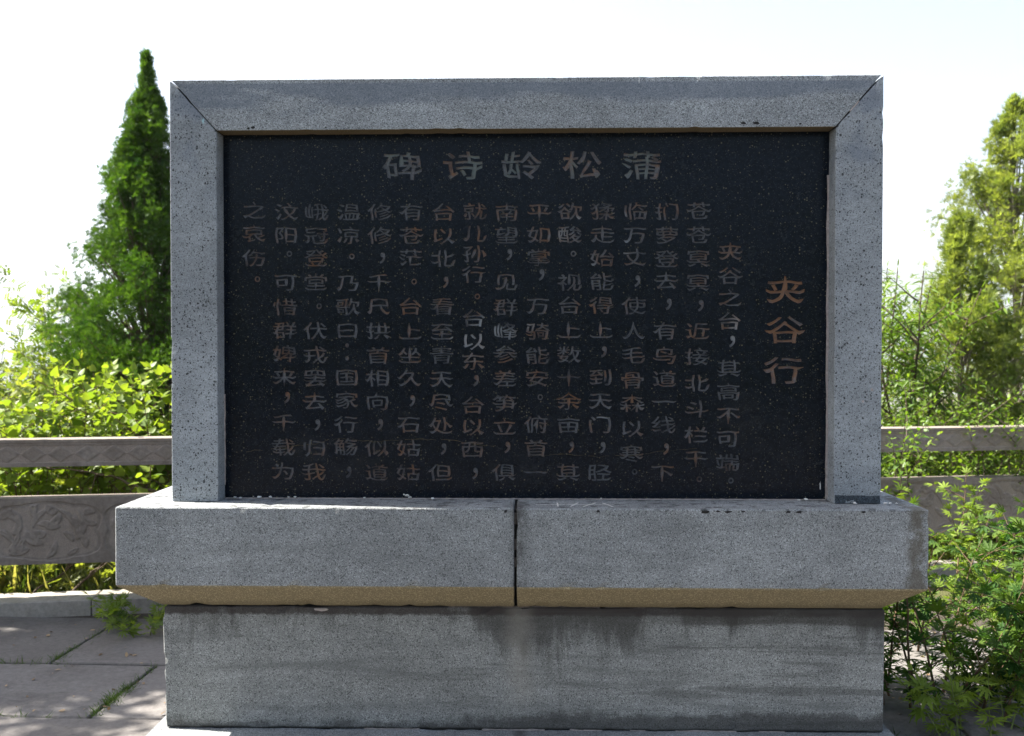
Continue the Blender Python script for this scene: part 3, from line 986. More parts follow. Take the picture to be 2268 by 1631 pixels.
RAIL = empty('stone_railing', (RA.x + .0, RA.y + .0, 0), rang)
tag(RAIL, 'carved brown sandstone railing with a diamond patterned top beam behind the monument', 'railing')
def relief(name, w, h, hf, nx, nz, th, rough_f):
    """block of width w, height h, thickness th with a carved front: hf(u,v) in metres, negative = cut in"""
    us = np.linspace(0, w, nx + 1); vs_ = np.linspace(0, h, nz + 1)
    U, V = np.meshgrid(us, vs_)
    Hh = hf(U, V)
    Rg = rough_f(U, V)
    verts = np.stack([U, -Hh, V], -1).reshape(-1, 3)
    idx = np.arange((nx + 1) * (nz + 1)).reshape(nz + 1, nx + 1)
    q = np.stack([idx[:-1, :-1], idx[:-1, 1:], idx[1:, 1:], idx[1:, :-1]], -1).reshape(-1, 4)
    nb = len(verts)
    ring = list(idx[0, :]) + list(idx[1:, -1]) + list(idx[-1, :-1][::-1]) + list(idx[1:-1, 0][::-1])
    back = verts[ring].copy(); back[:, 1] = th
    allv = np.concatenate([verts, back])
    faces = [list(f) for f in q]
    n = len(ring)
    for i in range(n):
        j = (i + 1) % n
        faces.append([ring[i], nb + i, nb + j, ring[j]])
    faces.append([nb + i for i in range(n)][::1])
    me = bpy.data.meshes.new(name)
    me.from_pydata([tuple(v) for v in allv], [], faces)
    a = me.attributes.new('rough_ground', 'FLOAT', 'POINT')
    a.data.foreach_set('value', np.concatenate([Rg.ravel(), np.zeros(n)]).astype(np.float32))
    return me
def ss(e0, e1, x):
    t = np.clip((x - e0) / (e1 - e0), 0, 1); return t * t * (3 - 2 * t)
def wob(U, V, s=1.0):
    return .5 * np.sin(U * 7.3 * s + np.sin(V * 11 * s + U * 3)) + .5 * np.sin(V * 13.7 * s + 2 * np.sin(U * 9.1 * s))
BW = 2.75
def beam_h(U, V, H=.165):
    inside = ss(.024, .030, V) * ss(H - .034, H - .040, V)[...] if False else ss(.022, .028, V) * (1 - ss(H - .040, H - .034, V))
    p = .155
    um = np.mod(U, p) / p - .5
    vm = (V - .077) / .110
    dia = 1 - ss(.42, .47, np.abs(um) * .95 + np.abs(vm) * .95)
    inner = 1 - ss(.22, .27, np.abs(um) + np.abs(vm))
    ends = ss(.05, .056, U) * (1 - ss(BW - .056, BW - .05, U))
    top = .004 * ss(H - .022, H - .018, V)
    return inside * ends * (-.0055 + .005 * dia - .0015 * inner) + top + .0012 * wob(U, V)
def beam_r(U, V, H=.165):
    inside = ss(.022, .028, V) * (1 - ss(H - .040, H - .034, V))
    p = .155
    um = np.mod(U, p) / p - .5; vm = (V - .077) / .110
    return inside * ss(.42, .47, np.abs(um) * .95 + np.abs(vm) * .95)
def motif(U, V, H=.405):
    """lobed medallions filled with petals, leaves and scrolls"""
    Hc = H / 2
    out = np.zeros_like(U); rough = np.zeros_like(U)
    for k, cx in enumerate((.40, 1.05, 1.70, 2.35)):
        dx, dz = U - cx, V - Hc
        r = (np.abs(dx / 1.78) ** 3.6 + np.abs(dz) ** 3.6) ** (1 / 3.6); a = np.arctan2(dz, dx / 1.7)
        lobe = .168 + .016 * np.abs(np.sin(3.0 * a))
        ins = 1 - ss(lobe - .006, lobe, r)
        rim = ss(lobe - .020, lobe - .014, r) * ins
        fig = np.zeros_like(U)
        rr = np.random.default_rng(30 + k)
        for q in range(26):
            ox, oz = rr.uniform(-.25, .25), rr.uniform(-.14, .14)
            
            an = rr.uniform(0, math.pi); la, lb = rr.uniform(.035, .085), rr.uniform(.014, .032)
            ex = (dx - ox) * math.cos(an) + (dz - oz) * math.sin(an)
            ez = -(dx - ox) * math.sin(an) + (dz - oz) * math.cos(an) + 4.0 * ex * ex * rr.choice((-1, 1))
            e = np.sqrt((ex / la) ** 2 + (ez / lb) ** 2)
            fig = np.maximum(fig, (1 - ss(.8, 1.05, e)) * (.9 + .1 * np.cos(ex * 150 + q)) * (1 - .5 * (1 - ss(0, .35, e))))
        out += ins * (-.0075 + .002 * rim + .0075 * fig * (1 - rim))
        rough += ins * (1 - rim) * (1 - np.clip(fig * 1.6, 0, 1))
    return out, rough
def panel_h(U, V, H=.405):
    o, _ = motif(U, V, H)
    edge = .0
    return o + .0015 * wob(U, V, .8)
def panel_r(U, V, H=.405): return motif(U, V, H)[1]
beam_me = relief('top_beam', BW, .165, beam_h, 520, 30, .15, beam_r); beam_me.materials.append(M['rail'])
panel_me = relief('lower_panel', BW, .405, panel_h, 500, 74, .13, panel_r); panel_me.materials.append(M['rail'])
for i, x in enumerate((-1.45, 1.45, 4.35, 7.25)):
    o = link('top_beam', beam_me, None, RAIL, (x + .0, .050, .888)); o['_'] = 0; del o['_']
    link('lower_panel', panel_me, None, RAIL, (x, .060, .290))
# posts between the bays (hidden by the monument or beyond the frame)
def post_mesh():
    bm = bmesh.new()
    prof = [(.085, .075), (.085, 1.16), (.070, 1.18), (.070, 1.22), (.095, 1.24), (.095, 1.36), (.06, 1.42), (.0, 1.44)]
    rings = []
    for (r, z) in prof:
        if r == 0: rings.append([bm.verts.new((0, 0, z))]); continue
        rings.append([bm.verts.new((sx * r, sy * r, z)) for sx, sy in ((-1, -1), (1, -1), (1, 1), (-1, 1))])
    for a, b2 in zip(rings[:-1], rings[1:]):
        for i in range(4):
            j = (i + 1) % 4
            if len(b2) == 1: bm.faces.new((a[i], a[j], b2[0]))
            else: bm.faces.new((a[i], a[j], b2[j], b2[i]))
    bmesh.ops.bevel(bm, geom=list(bm.edges), offset=.004, segments=1, affect='EDGES')
    return bm_mesh('post', bm)
pm = post_mesh(); pm.materials.append(M['rail'])
for x in (-1.525, 1.375 - .0, 4.275, 7.175): 
    link('post', pm, None, RAIL, (x, .13, 0))
# stone feet that carry the lower panels off the kerb, beside each post
fm_ = worn_block('panel_foot', box_poly(-.10, .10, .0, .212), 0, .12, .004, .05, .003, (M['rail'],))
for x in (-1.30, 1.20, 1.6, 4.10, 4.50, 7.0, 7.4): link('panel_foot', fm_, None, RAIL, (x, .065, .077))

# ------------------------------------------------------------------ foliage machinery
LEAF = {}
def tmpl(name, verts, faces): LEAF[name] = (np.array(verts, float), faces)
# along +Y, width X, normal +Z, unit length
tmpl('oval', [(0, 0, 0), (-.26, .30, .03), (.26, .30, .03), (-.24, .62, .03), (.24, .62, .03), (0, 1, -.05), (0, .3, -.03), (0, .62, -.04)],
     [(0, 6, 1), (0, 2, 6), (1, 6, 7, 3), (6, 2, 4, 7), (3, 7, 5), (7, 4, 5)])
tmpl('heart', [(0, .04, 0), (-.30, 0, .05), (.30, 0, .05), (-.40, .30, .06), (.40, .30, .06), (-.25, .66, .02), (.25, .66, .02), (0, 1.05, -.10), (0, .35, -.03), (0, .7, -.06)],
     [(0, 8, 3, 1), (0, 2, 4, 8), (3, 8, 9, 5), (8, 4, 6, 9), (5, 9, 7), (9, 6, 7)])
tmpl('lance', [(0, 0, 0), (-.10, .35, .02), (.10, .35, .02), (0, .38, -.015), (-.07, .7, -.02), (.07, .7, -.02), (0, 1, -.12)],
     [(0, 3, 1), (0, 2, 3), (1, 3, 6, 4), (3, 2, 5, 6)])
def fan(k, spread, wid, seed, up=.25):
    rr = random.Random(seed); vs = []; fs = []
    for i in range(k):
        a = (i / (k - 1) - .5) * spread
        L = rr.uniform(.65, 1) * (1 - .25 * abs(i / (k - 1) - .5))
        bx, by = 0, .12 + .4 * rr.random() * .6
        dx, dy = math.sin(a), math.cos(a)
        z = rr.uniform(-up, up)
        o = len(vs)
        vs += [(bx + dx * .02 - wid * .3 * dy, by * .5, 0), (bx + dx * L * .55 - dy * wid, L * .55 * dy + wid * dx, z * .5), (bx + dx * L, dy * L, z), (bx + dx * L * .55 + dy * wid, L * .55 * dy - wid * dx, z * .5)]
        fs.append((o, o + 1, o + 2, o + 3))
    return vs, fs
tmpl('spray', *fan(7, 1.9, .055, 3, .3))
tmpl('spray2', *fan(6, 1.5, .050, 8, .35))
def palmate(seed, lob=5):
    rr = random.Random(seed); vs = []; fs = []
    for i in range(lob):
        a = (i - (lob - 1) / 2) * .52
        L = (1, .92, .66)[int(abs(i - (lob - 1) / 2))] * rr.uniform(.9, 1.05)
        dx, dy = math.sin(a), math.cos(a)
        nx, ny = dy, -dx
        o = len(vs)
        prof = [(0, 0), (.22, .055), (.30, .11), (.42, .075), (.52, .125), (.64, .07), (.72, .085), (.84, .035), (1, 0)]
        mid = [(t * L, -.02 - .16 * t * t) for t, _ in prof]
        for (t, w), (tl, z) in zip(prof, mid):
            vs.append((dx * tl, dy * tl, z - .012))
            vs.append((dx * tl + nx * w * L, dy * tl + ny * w * L, z + .02))
            vs.append((dx * tl - nx * w * L, dy * tl - ny * w * L, z + .02))
        for q in range(len(prof) - 1):
            a0 = o + q * 3; b0 = a0 + 3
            fs.append((a0, a0 + 1, b0 + 1, b0)); fs.append((a0, b0, b0 + 2, a0 + 2))
    return vs, fs
tmpl('palm', *palmate(2)); 
tmpl('blade', [(-.03, 0, 0), (.03, 0, 0), (-.024, .5, .05), (.024, .5, .05), (0, 1, .28)], [(0, 1, 3, 2), (2, 3, 4)])
def compound(n, seed):
    vs, fs = [], []
    rr = random.Random(seed)
    ov, of = LEAF['oval']
    for i in range(n):
        t = .25 + .75 * (i // 2) / ((n - 1) // 2) if n > 2 else 1
        s = -1 if i % 2 else 1
        a = s * 1.15 if i < n - 1 else 0
        L = .30
        o = len(vs)
        for v in ov:
            x, y, z = v[0] * L * .9, v[1] * L, v[2] * L
            vs.append((x * math.cos(a) + y * math.sin(a), t * .75 - x * math.sin(a) + y * math.cos(a), z - .08 * t * t))
        fs += [tuple(o + k for k in f) for f in of]
    return vs, fs
tmpl('pinnate', *compound(9, 1))

def frames(dirs, up_hint=None, roll=None):
    """orthonormal frames with Y along dirs and Z as near up as may be"""
    d = dirs / (np.linalg.norm(dirs, axis=1, keepdims=True) + 1e-9)
    up = np.tile([0, 0, 1.0], (len(d), 1)) if up_hint is None else up_hint
    up = up + rng.normal(0, .001, up.shape)
    x = np.cross(d, up); x /= (np.linalg.norm(x, axis=1, keepdims=True) + 1e-9)
    z = np.cross(x, d)
    if roll is not None:
        c, s = np.cos(roll)[:, None], np.sin(roll)[:, None]
        x, z = x * c + z * s, z * c - x * s
    return np.stack([x, d, z], axis=2)      # columns

def leaves(name, tname, pos, dirs, size, tint, roll=None, up=None):
    tv, tf = LEAF[tname]
    n = len(pos); k = len(tv)
    Fm = frames(dirs, up, roll)
    v = np.einsum('nij,kj->nki', Fm, tv) * size[:, None, None] + pos[:, None, :]
    lens = np.array([len(f) for f in tf]); flat = np.concatenate([np.array(f) for f in tf])
    loops = (flat[None, :] + (np.arange(n) * k)[:, None]).ravel()
    totals = np.tile(lens, n)
    starts = np.concatenate([[0], np.cumsum(totals)[:-1]])
    return dict(v=v.reshape(-1, 3), loops=loops, totals=totals, tint=np.repeat(tint, len(tf)))
def merge_leaves(name, parts):
    vs = []; loops = []; tot = []; tint = []; o = 0
    for p in parts:
        vs.append(p['v']); loops.append(p['loops'] + o); tot.append(p['totals']); tint.append(p['tint']); o += len(p['v'])
    tot = np.concatenate(tot)
    return np_mesh(name, np.concatenate(vs), np.concatenate(loops), np.concatenate([[0], np.cumsum(tot)[:-1]]), tot, np.clip(np.concatenate(tint), 0, 1))

class Tubes:
    def __init__(s): s.v = []; s.f = []
    def add(s, pts, radii, sides=6):
        pts = [Vector(p) for p in pts]; base = len(s.v)
        for i, p in enumerate(pts):
            d = (pts[min(i + 1, len(pts) - 1)] - pts[max(i - 1, 0)]).normalized()
            a = d.orthogonal().normalized(); b2 = d.cross(a)
            # keep a steady frame
            if abs(d.z) < .99:
                a = d.cross(Vector((0, 0, 1))).normalized(); b2 = d.cross(a)
            for k in range(sides):
                t = 2 * math.pi * k / sides
                s.v.append(tuple(p + (a * math.cos(t) + b2 * math.sin(t)) * radii[i]))
        for i in range(len(pts) - 1):
            for k in range(sides):
                k2 = (k + 1) % sides
                s.f.append((base + i * sides + k, base + i * sides + k2, base + (i + 1) * sides + k2, base + (i + 1) * sides + k))
    def build(s, name, m, parent=None):
        me = bpy.data.meshes.new(name); me.from_pydata(s.v, [], s.f)
        for p in me.polygons: p.use_smooth = True
        return link(name, me, m, parent)

def bent(p0, d, L, n=6, wob_=.12, grav=0.0, rr=random):
    p = Vector(p0); d = Vector(d).normalized(); out = [p.copy()]
    for i in range(n):
        d = (d + Vector((rr.uniform(-1, 1), rr.uniform(-1, 1), rr.uniform(-1, 1))) * wob_ + Vector((0, 0, grav))).normalized()
        p = p + d * (L / n); out.append(p.copy())
    return out
def taper(r0, r1, n): return [r0 + (r1 - r0) * i / (n - 1) for i in range(n)]

# ------------------------------------------------------------------ conifers
def conifer(name, label, cat, base, height, rad_f, n_clump, per, spray_len, mat_key, bark, up_bias=1.0, tint0=.35, z0=.3, clump_r=.10, gap_f=None, seed=1, group=None, inner=.35, tight=False):
    """trunk + boughs; every bough ends in clumps of flat scale-leaf sprays that point up and out"""
    rr = np.random.default_rng(seed); pr = random.Random(seed)
    root = empty(name, base); tag(root, label, cat, group)
    tb = Tubes()
    lean = Vector((pr.uniform(-.006, .006), pr.uniform(-.006, .006), 0))
    spine = [Vector((0, 0, 0)) + lean * (height * t) * t + Vector((.02 * math.sin(t * 9 + seed), .02 * math.cos(t * 7), height * t)) for t in [i / 12 for i in range(13)]]
    tb.add(spine, taper(height * .016, .004, 13), 8)
    P_, D_, T_, S_ = [], [], [], []
    BG = 7
    for i in range(n_clump):
        if i % BG == 0:
            bt = z0 + (1 - z0) * (1 - (1 - rr.random()) ** .80)
            ba = rr.uniform(0, 2 * math.pi); bf = rr.uniform(.84, 1.10) if tight else rr.uniform(.72, 1.18); brise = rr.uniform(.02, .085)
            skip = gap_f is not None and gap_f(bt, ba, 1.0)
        if skip: continue
        q_ = inner + (1 - inner) * rr.random() ** .6
        t = min(.998, bt - .02 + brise * q_)
        a = ba + rr.normal(0, .16)
        rmax = rad_f(t, a)
        r = rmax * q_ * bf
        c = np.array([math.cos(a) * r, math.sin(a) * r, t * height]) + np.array([lean.x, lean.y, 0]) * height * t * t
        if i % 5 == 0:
            s0 = spine[max(0, min(12, int((t - .10) * 12)))]
            mid = (s0 + Vector(c)) / 2 + Vector((0, 0, -.04 * height * .3))
            tb.add([s0, mid, Vector(c)], [height * .0035, height * .0025, .002], 4)
        m = int(per * rr.uniform(.6, 1.3))
        out = np.array([math.cos(a), math.sin(a), 0])
        q = c + rr.normal(0, 1, (m, 3)) * clump_r * (1.15 - .75 * t) * np.array([.8, .8, 1.5])
        dd = out * rr.uniform(.2, 1.0, (m, 1)) + np.array([0, 0, 1.0]) * up_bias * rr.uniform(.5, 1.3, (m, 1)) + rr.normal(0, .35, (m, 3))
        P_.append(q); D_.append(dd)
        ct = rr.normal(tint0, .15) + .10 * (r / max(rmax, .01) - .6)
        T_.append(ct + rr.normal(0, .12, m)); S_.append(spray_len * rr.uniform(.6, 1.25, m))
    P_ = np.concatenate(P_); D_ = np.concatenate(D_); T_ = np.concatenate(T_); S_ = np.concatenate(S_)
    h = len(P_) // 2
    me = merge_leaves('crown', [leaves('a', 'spray', P_[:h], D_[:h], S_[:h], T_[:h], rr.uniform(0, 6.28, h)),
                                leaves('b', 'spray2', P_[h:], D_[h:], S_[h:], T_[h:], rr.uniform(0, 6.28, len(P_) - h))])
    tb.build('trunk', bark, root)
    link('crown', me, M[mat_key], root)
    return root

# tall dark cypress left of the monument
CB = at(334, 775, 9.0); CB.z = -.3
def cyp_r(t, a):
    # width measured on the photograph: narrow ragged tip, broad from the middle down
    w = np.interp(t, [0, .2, .36, .44, .50, .58, .65, .717, .853, .93, .965, 1.0], [.60, .68, .68, .64, .62, .47, .34, .31, .17, .08, .035, .004])
    return w * 1.20 * (1 + .15 * math.sin(a * 3 + t * 17) + .13 * math.sin(a * 5 - t * 29) + .16 * math.sin(t * 42 + a * 2))
conifer('cypress_tree', 'tall dark green pointed cypress rising beside the left granite pillar', 'tree', CB, 4.50, cyp_r, 5400, 14, .060, 'cypress', M['bark'], 1.5, .42, .02, .046, seed=4, inner=.30, tight=True,
        gap_f=lambda t, a, q: (math.sin(a * 2.3 + t * 31) * math.sin(t * 47 + a * 1.7) > .45 + 1.2 * max(0, .75 - t)))

# loose yellow-green junipers right of the monument
def jun_r(w0, seed):
    def f(t, a):
        w = w0 * np.interp(t, [0, .12, .35, .6, .8, .93, 1.0], [.8, 1.0, .92, .66, .38, .17, .03])
        return w * (1 + .20 * math.sin(a * 3 + t * 15 + seed) + .16 * math.sin(a * 5 - t * 23 + seed))
    return f
gapj = lambda t, a, q: (math.sin(a * 2 + t * 24) * math.sin(t * 31 + a * 2.7 + 1) > .22)
jb = at(2245, 775, 9.3); jb.z = -.35
conifer('juniper_tree', 'tall loose yellow-green juniper with the highest top at the right edge', 'tree', jb, 4.22, jun_r(1.25, 0), 2400, 13, .075, 'juniper', M['bark_grey'], .8, .55, .10, .075, seed=9, gap_f=gapj, inner=.2)
jb = at(2130, 775, 8.6); jb.z = -.3
conifer('juniper_tree', 'shorter yellow-green juniper in front of the tallest one, right of the monument', 'tree', jb, 3.0, jun_r(.85, 2), 1600, 13, .072, 'juniper', M['bark_grey'], .8, .42, .10, .07, seed=12, gap_f=gapj, inner=.2)
jb = at(2400, 775, 8.4); jb.z = -.3
conifer('juniper_tree', 'juniper reaching in from beyond the right edge behind the railing', 'tree', jb, 3.6, jun_r(.80, 4), 1000, 13, .075, 'juniper', M['bark_grey'], .8, .5, .12, .075, seed=15, gap_f=gapj, inner=.2)

# ------------------------------------------------------------------ leafy shrubs
def shrub(name, label, cat, base, stems, spread, height, leaf, lsize, per_m, mat_key, bark, seed, group=None, twigs=3, upright=.9, tint0=.5, start=.25, droop=.1, r0=.008, aim=None, tmin=.75, stem_name='stem', crown_name='leaves', roll_s=.5, twig_k=1.0):
    rr = random.Random(seed); nr = np.random.default_rng(seed)
    root = empty(name, base); tag(root, label, cat, group)
    tb = Tubes(); P_, D_, S_, T_ = [], [], [], []
    def leafy(pts, L, s0, tt):
        n = max(2, int(L * per_m))
        for i in range(n):
            t = s0 + (1 - s0) * (i + rr.random() * .6) / n
            f = t * (len(pts) - 1); k = min(int(f), len(pts) - 2)
            p = pts[k].lerp(pts[k + 1], f - k); ax = (pts[k + 1] - pts[k]).normalized()
            side = ax.orthogonal().normalized(); ang = i * 2.4 + rr.uniform(-.4, .4)
            side = (Matrix.Rotation(ang, 3, ax) @ side)
            d = (side * .9 + ax * rr.uniform(.25, .7) + Vector((0, 0, -droop)))
            P_.append(p + side * .01); D_.append(d); S_.append(lsize * rr.uniform(.35, 1.15) * (1.05 - .35 * t)); T_.append(tt + .25 * (t - .5) + rr.gauss(0, .13))
        P_.append(pts[-1]); D_.append(pts[-1] - pts[-2]); S_.append(lsize * .6); T_.append(tt + .2)
    for s in range(stems):
        a = rr.uniform(0, 6.28); o = Vector((math.cos(a), math.sin(a), 0)) * spread * math.sqrt(rr.random()) * .55
        out = Vector((math.cos(a), math.sin(a), 0)) * rr.uniform(.1, 1) * (1.1 - upright)
        if aim: out += Vector(aim) * rr.uniform(.3, 1)
        L = height * rr.uniform(tmin, 1.05)
        pts = bent(o, Vector((0, 0, 1)) * 1.0 + out * 2.2, L, 8, .10, .0, rr)
        tb.add(pts, taper(r0, r0 * .2, 9), 5)
        tt = rr.gauss(tint0, .10)
        leafy(pts, L * (1 - start), start, tt)
        for k in range(twigs):
            f = rr.uniform(start, .9) * 8; i = min(int(f), 7)
            b0 = pts[i].lerp(pts[i + 1], f - i)
            an = rr.uniform(0, 6.28)
            d = Vector((math.cos(an), math.sin(an), rr.uniform(.3, 1.0)))
            l2 = L * rr.uniform(.16, .36) * twig_k
            tp = bent(b0, d, l2, 5, .12, .02, rr)
            tb.add(tp, taper(r0 * .45, r0 * .12, 6), 4)
            leafy(tp, l2, .15, tt + rr.gauss(0, .06))
    P_ = np.array([tuple(p) for p in P_]); D_ = np.array([tuple(p) for p in D_])
    S_ = np.array(S_); T_ = np.array(T_)
    me = merge_leaves(crown_name, [leaves('l', leaf, P_, D_, S_, T_, nr.normal(0, roll_s, len(P_)))])
    tb.build(stem_name, bark, root)
    link(crown_name, me, M[mat_key], root)
    return root

# heart-leaved shrubs close behind the left railing
heart = [(300, 7.25, 1.56, 3, 'heart leaved shrub against the cypress, tallest behind the left railing'),
         (395, 7.35, 1.58, 5, 'heart leaved shrub reaching behind the left granite pillar'),
         (205, 7.2, 1.38, 7, 'heart leaved shrub in front of the left flank of the cypress'),
         (105, 7.25, 1.36, 9, 'heart leaved shrub second from the left edge, behind the railing'),
         (10, 7.2, 1.30, 11, 'heart leaved shrub at the left edge behind the railing')]
for px, d, h, sd, lab in heart:
    b = at(px, 775, d); b.z = terrain_z(b.x, b.y)
    shrub('leafy_shrub', lab, 'shrub', b, 15, .75, h, 'heart', .105, 26, 'broad', M['stem'], sd, group='heart leaved shrubs behind the left railing', twigs=5, tint0=.50, start=.44, upright=.93)
# fine-leaved hedge further off on the left
fine = [(20, 9.6, 2.15, 21, 'fine leaved yellow-green bush at the far left edge, furthest back'),
        (120, 9.2, 1.95, 22, 'fine leaved yellow-green bush between the far left bush and the cypress'),
        (-70, 8.6, 1.95, 23, 'fine leaved bush cut by the left edge of the photo')]
for px, d, h, sd, lab in fine:
    b = at(px, 775, d); b.z = terrain_z(b.x, b.y)
    shrub('leafy_bush', lab, 'bush', b, 34, 1.5, h, 'pinnate', .15, 26, 'fine', M['bark_grey'], sd, group='fine leaved bushes on the left', twigs=5, tint0=.6, start=.2, upright=.85)
# thin pale tree that shows left of the cypress
b = at(195, 775, 9.8); b.z = terrain_z(b.x, b.y)
shrub('young_tree', 'slender pale green young tree showing left of the cypress against the sky', 'tree', b, 7, .3, 3.0, 'pinnate', .17, 34, 'broad', M['bark_grey'], 31, aim=(-.20, 0, 0), twigs=11, tint0=.45, start=.45, upright=.90, r0=.016, tmin=.7, stem_name='trunk', crown_name='crown')
# lance-leaved tree right behind the right pillar
b = at(1930, 775, 8.2); b.z = terrain_z(b.x, b.y)
shrub('leafy_tree', 'green tree with drooping narrow leaves directly behind the right granite pillar', 'tree', b, 11, .55, 2.62, 'lance', .13, 85, 'lance', M['bark'], 41, twig_k=.5, twigs=15, tint0=.5, start=.22, upright=1.02, r0=.020, droop=.5, tmin=.8, stem_name='trunk', crown_name='crown')
# undergrowth behind the right railing
under = [(2010, 7.7, 1.45, 51, 'dark green undergrowth bush next to the right pillar behind the railing'),
         (2110, 7.9, 1.35, 52, 'undergrowth bush below the shorter juniper behind the railing'),
         (2215, 7.8, 1.5, 53, 'undergrowth bush below the tallest juniper behind the railing'),
         (2320, 7.9, 1.4, 54, 'undergrowth bush at the right edge behind the railing')]
for px, d, h, sd, lab in under:
    b = at(px, 775, d); b.z = terrain_z(b.x, b.y)
    shrub('undergrowth_bush', lab, 'bush', b, 24, 1.1, h, 'oval', .060, 55, 'lance', M['bark'], sd, group='undergrowth behind the right railing', twigs=6, tint0=.45, start=.12, upright=.86)
# more shrubs further down the slope that close the view behind the trees
back = [(1990, 11.5, 2.0, 61, 'pale bush further down the slope behind the lance leaved tree'),
        (2180, 12.0, 2.3, 62, 'pale bush further down the slope between the junipers'),
        (2350, 11.0, 2.1, 63, 'pale bush down the slope at the right edge')]
for px, d, h, sd, lab in back:
    b = at(px, 775, d); b.z = terrain_z(b.x, b.y)
    shrub('slope_bush', lab, 'bush', b, 22, 2.0, h, 'pinnate', .17, 22, 'fine', M['bark_grey'], sd, group='pale bushes down the slope on the right', twigs=6, tint0=.45, start=.15, upright=.8)

# ------------------------------------------------------------------ plants in front of the right railing
fore = [(2070, 1545, 4.50, .95, 71, 14, .60, 'bushy plant with jagged palmate leaves close to the base of the monument', (.02, 0, 0)),
        (2190, 1500, 4.62, .97, 72, 7, .60, 'tall jagged leaved plant right of the one at the monument base', (0.0, 0, 0)),
        (2030, 1470, 5.35, 1.02, 73, 5, .35, 'jagged leaved plant with its top beside the right end of the cap slab', (.02, 0, 0)),
        (2300, 1480, 5.5, .86, 74, 5, .50, 'jagged leaved plant cut by the right edge in front of the railing', (-.03, 0, 0))]
for px, py, d, h, sd, st, sp, lab, aim in fore:
    b = at(px, 775, d); b.z = -.01
    shrub('weedy_shrub', lab, 'plant', b, st, sp, h, 'palm', .090, 42, 'vitex', M['stem'], sd, group='jagged leaved plants right of the monument', twigs=6, tint0=.18 if sd < 73 else .6, start=.08, upright=.86, r0=.007, aim=aim, tmin=.55, roll_s=.35)  # nearer pair: the monument's shade is put into a darker leaf tint
b = at(2215, 775, 4.05); b.z = -.01
shrub('weedy_shrub', 'low bright yellow-green jagged leaved plant in the lower right corner', 'plant', b, 8, .40, .34, 'palm', .085, 40, 'vitex', M['green_stem'], 75, group='jagged leaved plants right of the monument', twigs=3, tint0=.95, start=.1, upright=.8, r0=.004, roll_s=.35)
# long leaning bare stems crossing the bright paving
lb = at(2130, 775, 4.6); lb.z = 0
# low plant in the corner between kerb and monument
b = at(322, 775, 5.72); b.z = .0
shrub('low_plant', 'low trailing green plant on the kerb under the left end of the cap slab', 'plant', b, 16, .34, .30, 'palm', .075, 46, 'broad', M['green_stem'], 81, twigs=3, tint0=.35, start=.05, upright=.45, r0=.0035, tmin=.5, roll_s=.4)

# fallen branches behind the left rail
def dead_branch(label, pts, r0, forks, seed):
    o = empty('bare_branch', pts[0]); tag(o, label, 'branch')
    tb = Tubes(); p0 = Vector(pts[0])
    q = [Vector(p) - p0 for p in pts]
    fine_ = []
    for a, b2 in zip(q[:-1], q[1:]):
        for k in range(4): fine_.append(a.lerp(b2, k / 4) + Vector((random.uniform(-.008, .008), random.uniform(-.008, .008), random.uniform(-.008, .008))))
    fine_.append(q[-1])
    tb.add(fine_, taper(r0, r0 * .5, len(fine_)), 6)
    rr = random.Random(seed)
    for f, d, L in forks:
        k = int(f * (len(fine_) - 1))
        tp = bent(fine_[k], d, L, 5, .12, 0, rr); tb.add(tp, taper(r0 * .55, r0 * .2, 6), 5)
    tb.build('branch_wood', M['bark'], o)
dead_branch('thicker bare branch leaning up behind the left railing next to the monument', [at(152, 1318, 6.36), at(190, 1280, 6.40), at(235, 1240, 6.46), at(300, 1170, 6.9), at(330, 1060, 7.0)], .011, [(.3, (.8, .1, .5), .45), (.55, (.3, .1, 1), .4)], 1)
dead_branch('thinner bare branch leaning behind the left railing, left of the thicker one', [at(67, 1316, 6.34), at(120, 1282, 6.38), at(180, 1238, 6.44), at(245, 1180, 6.9)], .008, [(.45, (.3, .1, 1), .4), (.6, (.9, .1, .3), .3)], 2)
dead_branch('dark forked branch showing in the gap between top beam and lower panel', [at(380, 1098, 6.6), at(300, 1078, 6.6), at(230, 1050, 6.65), at(165, 1040, 6.7), at(100, 1036, 6.7)], .010, [(.3, (-.6, 0, -.7), .3), (.6, (-.2, 0, -1), .25), (.5, (.5, 0, -.7), .35)], 3)

# ------------------------------------------------------------------ grass
def grass(name, pos, size, tint, mat_, label, cat='grass', lean=.5, tname='blade'):
    n = len(pos)
    d = np.stack([rng.normal(0, lean, n), rng.normal(0, lean, n), np.ones(n)], -1)
    me = merge_leaves(name, [leaves('g', tname, pos, d, size, tint, rng.uniform(0, 6.28, n))])
    o = link(name, me, M[mat_]); tag(o, label, cat, kind='stuff'); return o
def scatter_z(x, y): return np.array([terrain_z(a, b2) for a, b2 in zip(x, y)])
n = 30000
x = rng.uniform(-5.2, 5.4, n); y = 6.42 + (x + 3) * .157 + rng.random(n) ** 1.3 * 4.0
grass('wild_grass', np.stack([x, y, scatter_z(x, y)], -1), rng.uniform(.10, .40, n) * (1 + .3 * np.sin(x * 5)), np.clip(rng.normal(.5, .28, n) + .25 * np.sin(x * 3 + y * 2), 0, 1), 'grass', 'long wild grass growing behind the kerb and railing')
